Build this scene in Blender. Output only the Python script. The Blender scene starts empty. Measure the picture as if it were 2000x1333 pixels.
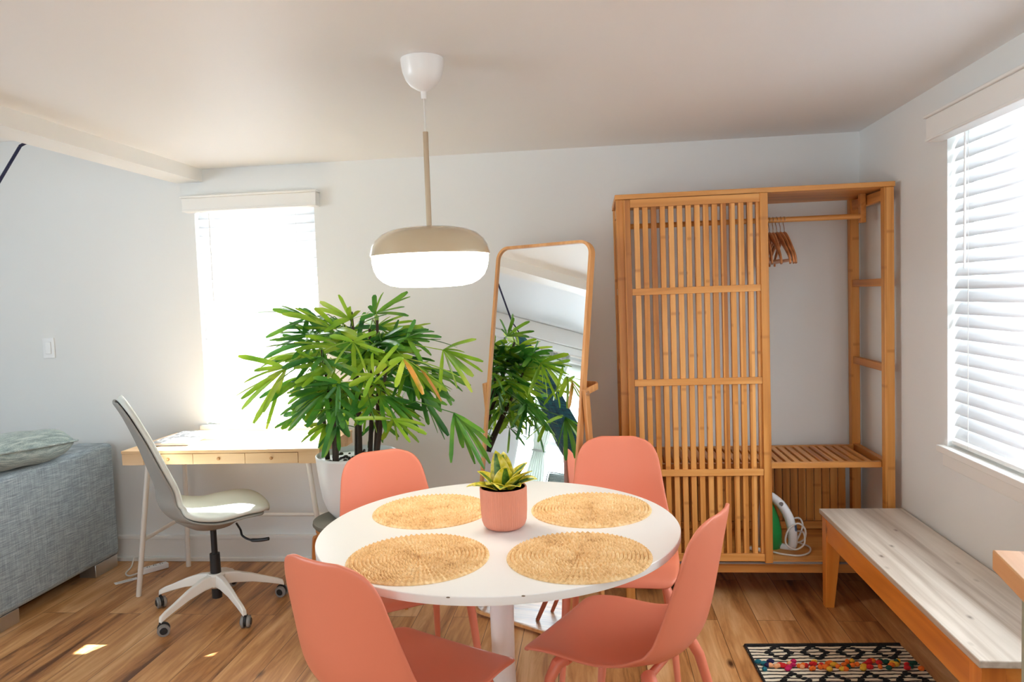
import bpy, bmesh, math, random
from mathutils import Vector, Matrix
random.seed(7)
PI = math.pi
C = bpy.context.scene.collection
sc = bpy.context.scene

# ------------------------------------------------------------------ camera, world, sun, exposure
H = 1.4251
cam = bpy.data.cameras.new('camera'); cam.sensor_width = 36; cam.lens = 1459.05 / 2000 * 36; cam.clip_start = .02
co = bpy.data.objects.new('camera', cam); C.objects.link(co); sc.camera = co
yaw, pitch, roll = .10880, .06059, -.03619
fwd = Vector((-math.sin(yaw)*math.cos(pitch), math.cos(yaw)*math.cos(pitch), -math.sin(pitch)))
rt = Vector((math.cos(yaw), math.sin(yaw), 0)); up = rt.cross(fwd)
r2 = math.cos(roll)*rt + math.sin(roll)*up; u2 = -math.sin(roll)*rt + math.cos(roll)*up
M = Matrix.Identity(4)
for i in range(3):
    M[i][0] = r2[i]; M[i][1] = u2[i]; M[i][2] = -fwd[i]
M[2][3] = H
co.matrix_world = M

w = bpy.data.worlds.new('sky'); sc.world = w; w.use_nodes = True
bg = w.node_tree.nodes['Background']; bg.inputs[0].default_value = (.78, .89, 1, 1); bg.inputs[1].default_value = 1.6

sun = bpy.data.lights.new('sun', 'SUN'); sun.energy = 36; sun.angle = math.radians(.6); sun.color = (1, .97, .92)
so = bpy.data.objects.new('sun', sun); C.objects.link(so); so.location = (-1.8, 7, 6)
so.rotation_euler = Vector((-.04, -.627, -1)).to_track_quat('-Z', 'Y').to_euler()

def area(name, loc, direction, sx, sy, power, col):
    l = bpy.data.lights.new(name, 'AREA'); l.shape = 'RECTANGLE'; l.size = sx; l.size_y = sy; l.energy = power; l.color = col
    o = bpy.data.objects.new(name, l); C.objects.link(o); o.location = loc
    o.rotation_euler = Vector(direction).to_track_quat('-Z', 'Y').to_euler()
    return o
# daylight standing outside each window, then an added fill lamp
area('daylight_back_window', (-1.82, 4.35, 1.55), (0, -1, 0), .95, 1.5, 80, (.96, .98, 1))
area('daylight_right_window', (1.80, 2.2, 1.55), (-1, 0, -.15), 1.6, 1.5, 78, (.93, .97, 1))
area('daylight_left_window', (-4.95, .55, 1.35), (1, 0, .10), 2.7, 1.9, 140, (.84, .92, 1))
area('daylight_kitchen_window', (1.80, -1.0, 1.55), (-1, .1, -.12), 1.5, 1.2, 26, (1, .93, .84))
area('fill_behind_camera', (-.6, -3.0, 1.25), (0, 1, 0), 2.4, 1.9, 14, (.95, .97, 1))  # added fill from behind the camera

vs = sc.view_settings
vs.view_transform = 'Standard'; vs.look = 'None'; vs.gamma = 1; vs.use_curve_mapping = False; vs.exposure = .55
sc.cycles.use_denoising = True
sc.cycles.max_bounces = 12; sc.cycles.diffuse_bounces = 6; sc.cycles.glossy_bounces = 5
sc.cycles.transparent_max_bounces = 16; sc.cycles.caustics_reflective = False; sc.cycles.caustics_refractive = False
sc.cycles.sample_clamp_indirect = 6

# ------------------------------------------------------------------ materials
def newmat(name):
    m = bpy.data.materials.new(name); m.use_nodes = True
    return m, m.node_tree, m.node_tree.nodes['Principled BSDF']
def lin(r, g, b):
    f = lambda c: (c/255/12.92) if c/255 <= .04045 else ((c/255+.055)/1.055)**2.4
    return (f(r), f(g), f(b), 1)
def plain(name, col, rough=.5, metal=0, spec=.5, bump=0, bscale=200, coat=0, var=0):
    m, nt, b = newmat(name)
    b.inputs['Base Color'].default_value = col; b.inputs['Roughness'].default_value = rough
    b.inputs['Metallic'].default_value = metal; b.inputs['Specular IOR Level'].default_value = spec
    b.inputs['Coat Weight'].default_value = coat; b.inputs['Coat Roughness'].default_value = .15
    tc = nt.nodes.new('ShaderNodeTexCoord')
    if bump:
        n = nt.nodes.new('ShaderNodeTexNoise'); n.inputs['Scale'].default_value = bscale; n.inputs['Detail'].default_value = 4
        nt.links.new(tc.outputs['Object'], n.inputs['Vector'])
        bp = nt.nodes.new('ShaderNodeBump'); bp.inputs['Strength'].default_value = bump; bp.inputs['Distance'].default_value = .01
        nt.links.new(n.outputs['Fac'], bp.inputs['Height']); nt.links.new(bp.outputs[0], b.inputs['Normal'])
    if var:
        n = nt.nodes.new('ShaderNodeTexNoise'); n.inputs['Scale'].default_value = 3
        nt.links.new(tc.outputs['Object'], n.inputs['Vector'])
        mx = nt.nodes.new('ShaderNodeMix'); mx.data_type = 'RGBA'
        mx.inputs[6].default_value = col; mx.inputs[7].default_value = tuple(c*(1-var) for c in col[:3])+(1,)
        nt.links.new(n.outputs['Fac'], mx.inputs[0]); nt.links.new(mx.outputs[2], b.inputs['Base Color'])
    return m
def math_node(nt, op, a=None, b=None, va=0, vb=0):
    n = nt.nodes.new('ShaderNodeMath'); n.operation = op
    n.inputs[0].default_value = va; n.inputs[1].default_value = vb
    if a is not None: nt.links.new(a, n.inputs[0])
    if b is not None: nt.links.new(b, n.inputs[1])
    return n.outputs[0]
def ramp(nt, fac, stops):
    r = nt.nodes.new('ShaderNodeValToRGB'); e = r.color_ramp.elements
    e[0].position, e[0].color = stops[0]; e[1].position, e[1].color = stops[-1]
    for p, c in stops[1:-1]:
        x = e.new(p); x.color = c
    nt.links.new(fac, r.inputs[0]); return r.outputs[0]
def wood(name, light, mid, dark, axis=0, rough=.4, grain=30, stretch=.06, pitch=None, pitch_axis=0, knots=0, nodes_band=0, lv=.22, ks=1, bump=.15, coat=0, knot_col=(.12, .05, .02, 1), spec=.5):
    """grain runs along `axis`; `pitch` gives every lath along pitch_axis its own tone"""
    m, nt, b = newmat(name)
    tc = nt.nodes.new('ShaderNodeTexCoord'); mp = nt.nodes.new('ShaderNodeMapping')
    s = [1, 1, 1]; s[axis] = stretch; mp.inputs['Scale'].default_value = s
    nt.links.new(tc.outputs['Object'], mp.inputs[0])
    vec = mp.outputs[0]
    sep = nt.nodes.new('ShaderNodeSeparateXYZ'); nt.links.new(tc.outputs['Object'], sep.inputs[0])
    lath = None
    if pitch:
        cell = math_node(nt, 'FLOOR', math_node(nt, 'DIVIDE', sep.outputs[pitch_axis], None, 0, pitch))
        wn = nt.nodes.new('ShaderNodeTexWhiteNoise'); wn.noise_dimensions = '1D'; nt.links.new(cell, wn.inputs['W']); lath = wn.outputs['Value']
        cb = nt.nodes.new('ShaderNodeCombineXYZ')
        for k in range(3): nt.links.new(math_node(nt, 'MULTIPLY', lath, None, 0, 7.3+k), cb.inputs[k])
        ad = nt.nodes.new('ShaderNodeVectorMath'); ad.operation = 'ADD'; nt.links.new(vec, ad.inputs[0]); nt.links.new(cb.outputs[0], ad.inputs[1]); vec = ad.outputs[0]
    n1 = nt.nodes.new('ShaderNodeTexNoise'); n1.inputs['Scale'].default_value = grain; n1.inputs['Detail'].default_value = 6; n1.inputs['Distortion'].default_value = .6
    nt.links.new(vec, n1.inputs['Vector'])
    n2 = nt.nodes.new('ShaderNodeTexNoise'); n2.inputs['Scale'].default_value = grain*.22; n2.inputs['Detail'].default_value = 2
    nt.links.new(vec, n2.inputs['Vector'])
    f = math_node(nt, 'ADD', math_node(nt, 'MULTIPLY', n1.outputs['Fac'], None, 0, .55), math_node(nt, 'MULTIPLY', n2.outputs['Fac'], None, 0, .45))
    if lath is not None:
        f = math_node(nt, 'ADD', f, math_node(nt, 'MULTIPLY', math_node(nt, 'SUBTRACT', lath, None, 0, .5), None, 0, lv))
    col = ramp(nt, f, [(.32, dark), (.5, mid), (.66, light)])
    if knots:
        v = nt.nodes.new('ShaderNodeTexVoronoi'); v.inputs['Scale'].default_value = knots
        mp2 = nt.nodes.new('ShaderNodeMapping'); s2 = [1.6, 1.6, 1.6]; s2[axis] = .8; mp2.inputs['Scale'].default_value = s2
        nt.links.new(tc.outputs['Object'], mp2.inputs[0]); nt.links.new(mp2.outputs[0], v.inputs['Vector'])
        kf = ramp(nt, v.outputs['Distance'], [(.035*ks, (1, 1, 1, 1)), (.09*ks, (.35, .35, .35, 1)), (.16*ks, (0, 0, 0, 1))])
        mx = nt.nodes.new('ShaderNodeMix'); mx.data_type = 'RGBA'; nt.links.new(kf, mx.inputs[0]); nt.links.new(col, mx.inputs[6]); mx.inputs[7].default_value = knot_col
        col = mx.outputs[2]
    if nodes_band and lath is not None:   # bamboo joints: a thin darker ring every so often on each lath
        z = math_node(nt, 'ADD', math_node(nt, 'DIVIDE', sep.outputs[axis], None, 0, nodes_band), math_node(nt, 'MULTIPLY', lath, None, 0, 9.7))
        d = math_node(nt, 'ABSOLUTE', math_node(nt, 'SUBTRACT', math_node(nt, 'FRACT', z), None, 0, .5))
        kf = ramp(nt, d, [(.005, (.5, .5, .5, 1)), (.02, (0, 0, 0, 1))])
        mx = nt.nodes.new('ShaderNodeMix'); mx.data_type = 'RGBA'; nt.links.new(kf, mx.inputs[0]); nt.links.new(col, mx.inputs[6]); mx.inputs[7].default_value = dark
        col = mx.outputs[2]
    nt.links.new(col, b.inputs['Base Color'])
    b.inputs['Roughness'].default_value = rough; b.inputs['Coat Weight'].default_value = coat; b.inputs['Coat Roughness'].default_value = .2; b.inputs['Specular IOR Level'].default_value = spec
    bp = nt.nodes.new('ShaderNodeBump'); bp.inputs['Strength'].default_value = bump; bp.inputs['Distance'].default_value = .003
    nt.links.new(n1.outputs['Fac'], bp.inputs['Height']); nt.links.new(bp.outputs[0], b.inputs['Normal'])
    return m

MT = {}
MT['wall'] = plain('wall_paint', (.79, .81, .81, 1), .75, bump=.03, bscale=60)
MT['ceiling'] = plain('ceiling_paint', (.84, .85, .86, 1), .5, bump=.02, bscale=40)
MT['trim'] = plain('trim_paint', (.83, .83, .81, 1), .4)
MT['white'] = plain('white_enamel', (.86, .86, .85, 1), .28)
MT['white_metal'] = plain('white_lacquered_metal', (.82, .79, .74, 1), .35)
MT['plastic'] = plain('white_plastic', (.80, .81, .82, 1), .3)
MT['black'] = plain('black_plastic', (.012, .012, .014, 1), .4)
MT['grey_plastic'] = plain('grey_plastic', (.25, .24, .23, 1), .5)
MT['chrome'] = plain('chrome', (.75, .75, .76, 1), .18, metal=1)
MT['steel'] = plain('brushed_steel', (.62, .62, .62, 1), .35, metal=1)
MT['coral'] = plain('coral_plastic', lin(224, 130, 102), .42, spec=.5, bump=.012, bscale=500)
MT['bamboo'] = wood('bamboo_upright', lin(226, 166, 96), lin(208, 142, 68), lin(164, 100, 40), axis=2, rough=.42, grain=26, stretch=.05, pitch=.0386, pitch_axis=0, nodes_band=.52)
MT['bamboo_h'] = wood('bamboo_rail', lin(226, 166, 96), lin(210, 144, 72), lin(168, 104, 44), axis=0, rough=.42, grain=26, stretch=.05)
MT['bamboo_d'] = wood('bamboo_depth', lin(222, 158, 88), lin(202, 134, 64), lin(158, 94, 38), axis=1, rough=.42, grain=26, stretch=.05, pitch=.05, pitch_axis=0)
MT['pine'] = wood('amber_pine_rail', lin(240, 164, 74), lin(226, 140, 52), lin(186, 98, 28), axis=1, rough=.38, grain=14, stretch=.07, knots=3.6, coat=.2)
MT['pine_leg'] = wood('amber_pine_leg', lin(240, 164, 74), lin(224, 136, 50), lin(184, 96, 28), axis=2, rough=.38, grain=16, stretch=.07, knots=5, coat=.2)
MT['worn_pine'] = wood('scrubbed_grey_pine', lin(228, 220, 210), lin(210, 200, 188), lin(160, 142, 126), axis=1, rough=.45, grain=26, stretch=.045, pitch=.12, pitch_axis=0, lv=.05, ks=.8, knots=7, knot_col=lin(92, 70, 54), bump=.3)
MT['pale_pine'] = wood('pale_pine', lin(236, 206, 166), lin(226, 190, 146), lin(200, 156, 108), axis=0, rough=.45, grain=16, stretch=.06)
MT['ash'] = wood('ash_frame', lin(228, 176, 120), lin(214, 156, 98), lin(180, 118, 66), axis=2, rough=.4, grain=30, stretch=.05)
MT['birch'] = wood('bent_birch', lin(226, 160, 88), lin(208, 138, 66), lin(176, 104, 40), axis=2, rough=.4, grain=20, stretch=.1)
MT['hanger_wood'] = wood('hanger_wood', lin(220, 164, 118), lin(196, 132, 86), lin(146, 88, 50), axis=1, rough=.35, grain=24, stretch=.1)
MT['counter_wood'] = wood('butcher_block', lin(222, 172, 124), lin(208, 152, 104), lin(180, 122, 76), axis=1, rough=.45, grain=18, stretch=.06, pitch=.045, pitch_axis=0)
MT['cabinet'] = plain('sage_cabinet_paint', lin(150, 152, 132), .45)
MT['soil'] = plain('dark_soil', (.022, .018, .015, 1), .9, bump=1, bscale=60)
MT['stem'] = plain('dark_fibrous_stem', (.045, .028, .018, 1), .8, bump=.6, bscale=80)
MT['rope'] = plain('navy_rope', (.012, .012, .05, 1), .7, bump=.6, bscale=150)
MT['felt'] = plain('grey_felt', lin(128, 124, 112), .95, bump=.5, bscale=180, var=.4)
MT['cord'] = plain('white_cord', (.72, .71, .68, 1), .45)
MT['chair_fabric'] = plain('off_white_fabric', lin(214, 218, 212), .8, bump=.15, bscale=400)
MT['chair_shell'] = plain('grey_beige_shell_fabric', lin(150, 149, 144), .8, bump=.15, bscale=400)

def floor_mat():
    m, nt, b = newmat('oak_plank_floor')
    tc = nt.nodes.new('ShaderNodeTexCoord'); sep = nt.nodes.new('ShaderNodeSeparateXYZ'); nt.links.new(tc.outputs['Object'], sep.inputs[0])
    cb = nt.nodes.new('ShaderNodeCombineXYZ'); nt.links.new(sep.outputs[1], cb.inputs[0]); nt.links.new(sep.outputs[0], cb.inputs[1])
    br = nt.nodes.new('ShaderNodeTexBrick'); br.offset = .37; br.inputs['Scale'].default_value = 1
    br.inputs['Brick Width'].default_value = 1.22; br.inputs['Row Height'].default_value = .165; br.inputs['Mortar Size'].default_value = .0011; br.inputs['Mortar Smooth'].default_value = .1
    br.inputs['Color1'].default_value = (0, 0, 0, 1); br.inputs['Color2'].default_value = (1, 1, 1, 1); br.inputs['Mortar'].default_value = (.5, .5, .5, 1); br.inputs['Bias'].default_value = 0
    nt.links.new(cb.outputs[0], br.inputs['Vector'])
    pr = nt.nodes.new('ShaderNodeSeparateColor'); nt.links.new(br.outputs['Color'], pr.inputs[0]); p = pr.outputs[0]
    cb2 = nt.nodes.new('ShaderNodeCombineXYZ')
    nt.links.new(math_node(nt, 'ADD', sep.outputs[0], math_node(nt, 'MULTIPLY', p, None, 0, 17.0)), cb2.inputs[0])
    nt.links.new(math_node(nt, 'ADD', math_node(nt, 'MULTIPLY', sep.outputs[1], None, 0, .09), math_node(nt, 'MULTIPLY', p, None, 0, 9.0)), cb2.inputs[1])
    n1 = nt.nodes.new('ShaderNodeTexNoise'); n1.inputs['Scale'].default_value = 22; n1.inputs['Detail'].default_value = 8; n1.inputs['Roughness'].default_value = .65; n1.inputs['Distortion'].default_value = 1.2
    nt.links.new(cb2.outputs[0], n1.inputs['Vector'])
    n2 = nt.nodes.new('ShaderNodeTexNoise'); n2.inputs['Scale'].default_value = 5; n2.inputs['Detail'].default_value = 3; n2.inputs['Distortion'].default_value = 1.5
    nt.links.new(cb2.outputs[0], n2.inputs['Vector'])
    f = math_node(nt, 'ADD', math_node(nt, 'MULTIPLY', n1.outputs['Fac'], None, 0, .5), math_node(nt, 'MULTIPLY', n2.outputs['Fac'], None, 0, .5))
    f = math_node(nt, 'ADD', f, math_node(nt, 'MULTIPLY', math_node(nt, 'SUBTRACT', p, None, 0, .5), None, 0, .10))
    col = ramp(nt, f, [(.34, lin(104, 62, 32)), (.43, lin(172, 116, 66)), (.52, lin(202, 148, 94)), (.64, lin(226, 182, 132))])
    v = nt.nodes.new('ShaderNodeTexVoronoi'); v.inputs['Scale'].default_value = 1
    mp = nt.nodes.new('ShaderNodeMapping'); mp.inputs['Scale'].default_value = (5.5, 2.2, 1); nt.links.new(tc.outputs['Object'], mp.inputs[0]); nt.links.new(mp.outputs[0], v.inputs['Vector'])
    kf = ramp(nt, v.outputs['Distance'], [(.03, (1, 1, 1, 1)), (.10, (0, 0, 0, 1))])
    mk = nt.nodes.new('ShaderNodeMix'); mk.data_type = 'RGBA'; nt.links.new(kf, mk.inputs[0]); nt.links.new(col, mk.inputs[6]); mk.inputs[7].default_value = lin(70, 36, 18)
    mm = nt.nodes.new('ShaderNodeMix'); mm.data_type = 'RGBA'; nt.links.new(br.outputs['Fac'], mm.inputs[0]); nt.links.new(mk.outputs[2], mm.inputs[6]); mm.inputs[7].default_value = lin(60, 34, 18)
    nt.links.new(mm.outputs[2], b.inputs['Base Color'])
    nt.links.new(math_node(nt, 'ADD', math_node(nt, 'MULTIPLY', n1.outputs['Fac'], None, 0, .22), None, 0, .24), b.inputs['Roughness'])
    bp = nt.nodes.new('ShaderNodeBump'); bp.inputs['Strength'].default_value = .18; bp.inputs['Distance'].default_value = .002
    nt.links.new(math_node(nt, 'SUBTRACT', n1.outputs['Fac'], br.outputs['Fac']), bp.inputs['Height']); nt.links.new(bp.outputs[0], b.inputs['Normal'])
    return m
MT['floor'] = floor_mat()

def sofa_mat(name, c1, c2, c3):
    m, nt, b = newmat(name)
    tc = nt.nodes.new('ShaderNodeTexCoord')
    outs = []
    for sca in ((14, 14, 330), (330, 330, 14)):
        mp = nt.nodes.new('ShaderNodeMapping'); mp.inputs['Scale'].default_value = sca; nt.links.new(tc.outputs['Object'], mp.inputs[0])
        n = nt.nodes.new('ShaderNodeTexNoise'); n.inputs['Scale'].default_value = 1; n.inputs['Detail'].default_value = 5; nt.links.new(mp.outputs[0], n.inputs['Vector']); outs.append(n.outputs['Fac'])
    f = math_node(nt, 'ADD', math_node(nt, 'MULTIPLY', outs[0], None, 0, .6), math_node(nt, 'MULTIPLY', outs[1], None, 0, .4))
    nt.links.new(ramp(nt, f, [(.38, c1), (.5, c2), (.62, c3)]), b.inputs['Base Color'])
    b.inputs['Roughness'].default_value = .9; b.inputs['Sheen Weight'].default_value = .2
    bp = nt.nodes.new('ShaderNodeBump'); bp.inputs['Strength'].default_value = .35; bp.inputs['Distance'].default_value = .002
    nt.links.new(f, bp.inputs['Height']); nt.links.new(bp.outputs[0], b.inputs['Normal'])
    return m
MT['sofa'] = sofa_mat('slate_tweed', lin(116, 128, 136), lin(142, 156, 164), lin(172, 186, 192))
MT['cushion'] = sofa_mat('sage_linen', lin(110, 126, 126), lin(140, 156, 154), lin(176, 188, 184))
MT['hammock'] = sofa_mat('teal_cotton', lin(10, 34, 52), lin(14, 62, 84), lin(30, 110, 108))

def translucent_mat(name, col, rough=.6, amount=.35, tcol=None, spec=.3):
    m, nt, b = newmat(name)
    b.inputs['Base Color'].default_value = col; b.inputs['Roughness'].default_value = rough; b.inputs['Specular IOR Level'].default_value = spec
    t = nt.nodes.new('ShaderNodeBsdfTranslucent'); t.inputs[0].default_value = tcol or col
    mx = nt.nodes.new('ShaderNodeMixShader'); mx.inputs[0].default_value = amount
    out = nt.nodes['Material Output']; nt.links.new(b.outputs[0], mx.inputs[1]); nt.links.new(t.outputs[0], mx.inputs[2]); nt.links.new(mx.outputs[0], out.inputs[0])
    return m
MT['slat'] = translucent_mat('blind_slat', (.83, .84, .86, 1), .45, .3)
MT['curtain'] = translucent_mat('sheer_curtain', (.70, .72, .68, 1), .9, .45)
def leaf_mat(name, stops, scale=30, trans=.3, rough=.32, per_obj=True, stripes=None):
    m, nt, b = newmat(name)
    tc = nt.nodes.new('ShaderNodeTexCoord'); n = nt.nodes.new('ShaderNodeTexNoise'); n.inputs['Scale'].default_value = scale; n.inputs['Detail'].default_value = 3
    nt.links.new(tc.outputs['Object'], n.inputs['Vector'])
    col = ramp(nt, n.outputs['Fac'], stops)
    nt.links.new(col, b.inputs['Base Color']); b.inputs['Roughness'].default_value = rough
    t = nt.nodes.new('ShaderNodeBsdfTranslucent'); nt.links.new(col, t.inputs[0])
    mx = nt.nodes.new('ShaderNodeMixShader'); mx.inputs[0].default_value = trans
    out = nt.nodes['Material Output']; nt.links.new(b.outputs[0], mx.inputs[1]); nt.links.new(t.outputs[0], mx.inputs[2]); nt.links.new(mx.outputs[0], out.inputs[0])
    return m
MT['leaf_a'] = leaf_mat('palm_leaf_deep', [(.3, lin(40, 104, 50)), (.5, lin(78, 144, 50)), (.7, lin(138, 184, 60))], 6, trans=.35)
MT['leaf_b'] = leaf_mat('palm_leaf_bright', [(.3, lin(96, 152, 40)), (.5, lin(146, 188, 50)), (.7, lin(194, 214, 84))], 6, trans=.4)
MT['leaf_brown'] = leaf_mat('palm_leaf_scorched', [(.35, lin(120, 130, 34)), (.5, lin(206, 148, 60)), (.7, lin(222, 156, 92))], 9)
MT['snake_green'] = leaf_mat('snake_leaf_green', [(.35, lin(40, 84, 30)), (.55, lin(84, 128, 44)), (.75, lin(140, 164, 60))], 60, trans=.1)
MT['snake_yellow'] = leaf_mat('snake_leaf_margin', [(.3, lin(150, 160, 30)), (.5, lin(214, 200, 50)), (.75, lin(232, 222, 130))], 60, trans=.15)

def straw_mat():
    m, nt, b = newmat('woven_water_hyacinth')
    tc = nt.nodes.new('ShaderNodeTexCoord')
    n = nt.nodes.new('ShaderNodeTexNoise'); n.inputs['Scale'].default_value = 90; n.inputs['Detail'].default_value = 3; nt.links.new(tc.outputs['Object'], n.inputs['Vector'])
    n2 = nt.nodes.new('ShaderNodeTexNoise'); n2.inputs['Scale'].default_value = 12; n2.inputs['Detail'].default_value = 2; nt.links.new(tc.outputs['Object'], n2.inputs['Vector'])
    f = math_node(nt, 'ADD', math_node(nt, 'MULTIPLY', n.outputs['Fac'], None, 0, .6), math_node(nt, 'MULTIPLY', n2.outputs['Fac'], None, 0, .4))
    nt.links.new(ramp(nt, f, [(.30, lin(190, 142, 90)), (.44, lin(230, 190, 132)), (.56, lin(240, 206, 152)), (.7, lin(248, 224, 182))]), b.inputs['Base Color'])
    b.inputs['Roughness'].default_value = .6
    return m
MT['straw'] = straw_mat()

def glass_mat(name, tint=(1, 1, 1, 1)):
    m = bpy.data.materials.new(name); m.use_nodes = True; nt = m.node_tree; nt.nodes.clear()
    out = nt.nodes.new('ShaderNodeOutputMaterial'); t = nt.nodes.new('ShaderNodeBsdfTransparent'); t.inputs[0].default_value = tint
    g = nt.nodes.new('ShaderNodeBsdfGlossy'); g.inputs['Roughness'].default_value = .02
    mx = nt.nodes.new('ShaderNodeMixShader'); mx.inputs[0].default_value = .04
    nt.links.new(t.outputs[0], mx.inputs[1]); nt.links.new(g.outputs[0], mx.inputs[2]); nt.links.new(mx.outputs[0], out.inputs[0])
    return m
MT['glass'] = glass_mat('window_glass', (.97, .985, .98, 1))
m_, nt_, b_ = newmat('mirror_glass'); b_.inputs['Base Color'].default_value = (.93, .94, .94, 1); b_.inputs['Metallic'].default_value = 1; b_.inputs['Roughness'].default_value = .005; MT['mirror'] = m_
m_, nt_, b_ = newmat('lamp_opal_glass'); b_.inputs['Base Color'].default_value = (.9, .88, .84, 1); b_.inputs['Roughness'].default_value = .25
b_.inputs['Emission Color'].default_value = (1, .90, .76, 1); b_.inputs['Emission Strength'].default_value = 11; MT['opal'] = m_
MT['lamp_beige'] = plain('beige_lacquer', lin(196, 178, 148), .16, spec=.6, coat=.6)
MT['pink_pot'] = plain('dusty_pink_ceramic', lin(214, 140, 116), .5)
MT['pot_white'] = plain('white_planter', (.78, .79, .80, 1), .35)

def rug_mat():
    m, nt, b = newmat('striped_rug_weave')
    tc = nt.nodes.new('ShaderNodeTexCoord'); sep = nt.nodes.new('ShaderNodeSeparateXYZ'); nt.links.new(tc.outputs['Object'], sep.inputs[0])
    n = nt.nodes.new('ShaderNodeTexNoise'); n.inputs['Scale'].default_value = 45; nt.links.new(tc.outputs['Object'], n.inputs['Vector'])
    y = math_node(nt, 'ADD', sep.outputs[1], math_node(nt, 'MULTIPLY', n.outputs['Fac'], None, 0, .006))
    s = math_node(nt, 'FRACT', math_node(nt, 'DIVIDE', y, None, 0, .0245))
    col = ramp(nt, s, [(.28, lin(18, 16, 16)), (.36, lin(226, 214, 190)), (.94, lin(232, 222, 200)), (1, lin(18, 16, 16))])
    nt.links.new(col, b.inputs['Base Color']); b.inputs['Roughness'].default_value = .95
    d = math_node(nt, 'ABSOLUTE', math_node(nt, 'SUBTRACT', s, None, 0, .6))
    n3 = nt.nodes.new('ShaderNodeTexNoise'); n3.inputs['Scale'].default_value = 300; nt.links.new(tc.outputs['Object'], n3.inputs['Vector'])
    bp = nt.nodes.new('ShaderNodeBump'); bp.invert = True; bp.inputs['Strength'].default_value = .6; bp.inputs['Distance'].default_value = .006
    nt.links.new(math_node(nt, 'ADD', d, math_node(nt, 'MULTIPLY', n3.outputs['Fac'], None, 0, .4)), bp.inputs['Height']); nt.links.new(bp.outputs[0], b.inputs['Normal'])
    return m
MT['rug'] = rug_mat()
MT['black_wool'] = plain('black_wool', (.012, .012, .013, 1), .95, bump=.8, bscale=200)
TUFT = [plain('tuft_'+n, lin(*c), .9, bump=.6, bscale=200) for n, c in dict(red=(206, 30, 34), orange=(236, 112, 30), yellow=(230, 178, 50), peach=(240, 170, 120), magenta=(200, 24, 90), teal=(24, 104, 118), green=(20, 74, 58), navy=(30, 24, 72)).items()]

# ------------------------------------------------------------------ mesh helpers
class MB:
    def __init__(s): s.v = []; s.f = []; s.mi = []; s.cur = 0
    def add(s, vs, fs):
        k = len(s.v); s.v += [Vector(p) for p in vs]; s.f += [[i+k for i in f] for f in fs]; s.mi += [s.cur]*len(fs); return s
    def box(s, x0, x1, y0, y1, z0, z1, M=None):
        vs = [Vector((x, y, z)) for z in (z0, z1) for x, y in ((x0, y0), (x1, y0), (x1, y1), (x0, y1))]
        if M: vs = [M @ p for p in vs]
        return s.add(vs, [[3, 2, 1, 0], [4, 5, 6, 7], [0, 1, 5, 4], [1, 2, 6, 5], [2, 3, 7, 6], [3, 0, 4, 7]])
    def taper(s, c0, a0, b0, c1, a1, b1):   # square bar from centre c0 (half sizes a0,b0) to c1
        vs = []
        for c, a, b in ((c0, a0, b0), (c1, a1, b1)):
            vs += [Vector(c)+Vector((x, y, 0)) for x, y in ((-a, -b), (a, -b), (a, b), (-a, b))]
        return s.add(vs, [[3, 2, 1, 0], [4, 5, 6, 7], [0, 1, 5, 4], [1, 2, 6, 5], [2, 3, 7, 6], [3, 0, 4, 7]])
    def tube(s, pts, r, n=10, cap=True, squash=1):
        pts = [Vector(p) for p in pts]; rs = r if isinstance(r, (list, tuple)) else [r]*len(pts)
        t0 = (pts[1]-pts[0]).normalized(); a = Vector((0, 0, 1)) if abs(t0.z) < .9 else Vector((1, 0, 0)); nx = t0.cross(a).normalized(); vs = []; fs = []
        for i, p in enumerate(pts):
            t = ((pts[min(i+1, len(pts)-1)]-pts[max(i-1, 0)]).normalized()); nx = (nx-t*nx.dot(t)).normalized(); ny = t.cross(nx)
            for k in range(n):
                an = 2*PI*k/n; vs.append(p+nx*math.cos(an)*rs[i]+ny*math.sin(an)*rs[i]*squash)
        for i in range(len(pts)-1):
            for k in range(n): fs.append([i*n+k, i*n+(k+1) % n, (i+1)*n+(k+1) % n, (i+1)*n+k])
        if cap: fs.append(list(range(n))[::-1]); fs.append([(len(pts)-1)*n+k for k in range(n)])
        return s.add(vs, fs)
    def lathe(s, prof, cx=0, cy=0, n=40, rmod=None, M=None):
        vs = []; fs = []
        for r, z in prof:
            for k in range(n):
                a = 2*PI*k/n; rr = r*(rmod(k) if rmod else 1); vs.append(Vector((cx+rr*math.cos(a), cy+rr*math.sin(a), z)))
        if M: vs = [M @ p for p in vs]
        for i in range(len(prof)-1):
            for k in range(n): fs.append([i*n+k, i*n+(k+1) % n, (i+1)*n+(k+1) % n, (i+1)*n+k])
        if prof[0][0] > 1e-5: fs.append(list(range(n))[::-1])
        if prof[-1][0] > 1e-5: fs.append([(len(prof)-1)*n+k for k in range(n)])
        return s.add(vs, fs)
    def grid(s, P, closed_v=False):
        R = len(P); Q = len(P[0]); vs = [p for row in P for p in row]; fs = []
        for i in range(R-1):
            for j in range(Q-(0 if closed_v else 1)): fs.append([i*Q+j, i*Q+(j+1) % Q, (i+1)*Q+(j+1) % Q, (i+1)*Q+j])
        return s.add(vs, fs)
    def ell(s, c, rx, ry, rz, n=10, m=6, M=None):
        vs = []; fs = []
        for i in range(m+1):
            t = PI*i/m
            for k in range(n):
                a = 2*PI*k/n; p = Vector((rx*math.sin(t)*math.cos(a), ry*math.sin(t)*math.sin(a), rz*math.cos(t)))
                if M: p = M @ p
                vs.append(Vector(c)+p)
        for i in range(m):
            for k in range(n): fs.append([i*n+k, (i+1)*n+k, (i+1)*n+(k+1) % n, i*n+(k+1) % n])
        return s.add(vs, fs)
def wloc(o):
    l = Vector((0, 0, 0))
    while o is not None: l += o.location; o = o.parent
    return l
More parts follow.
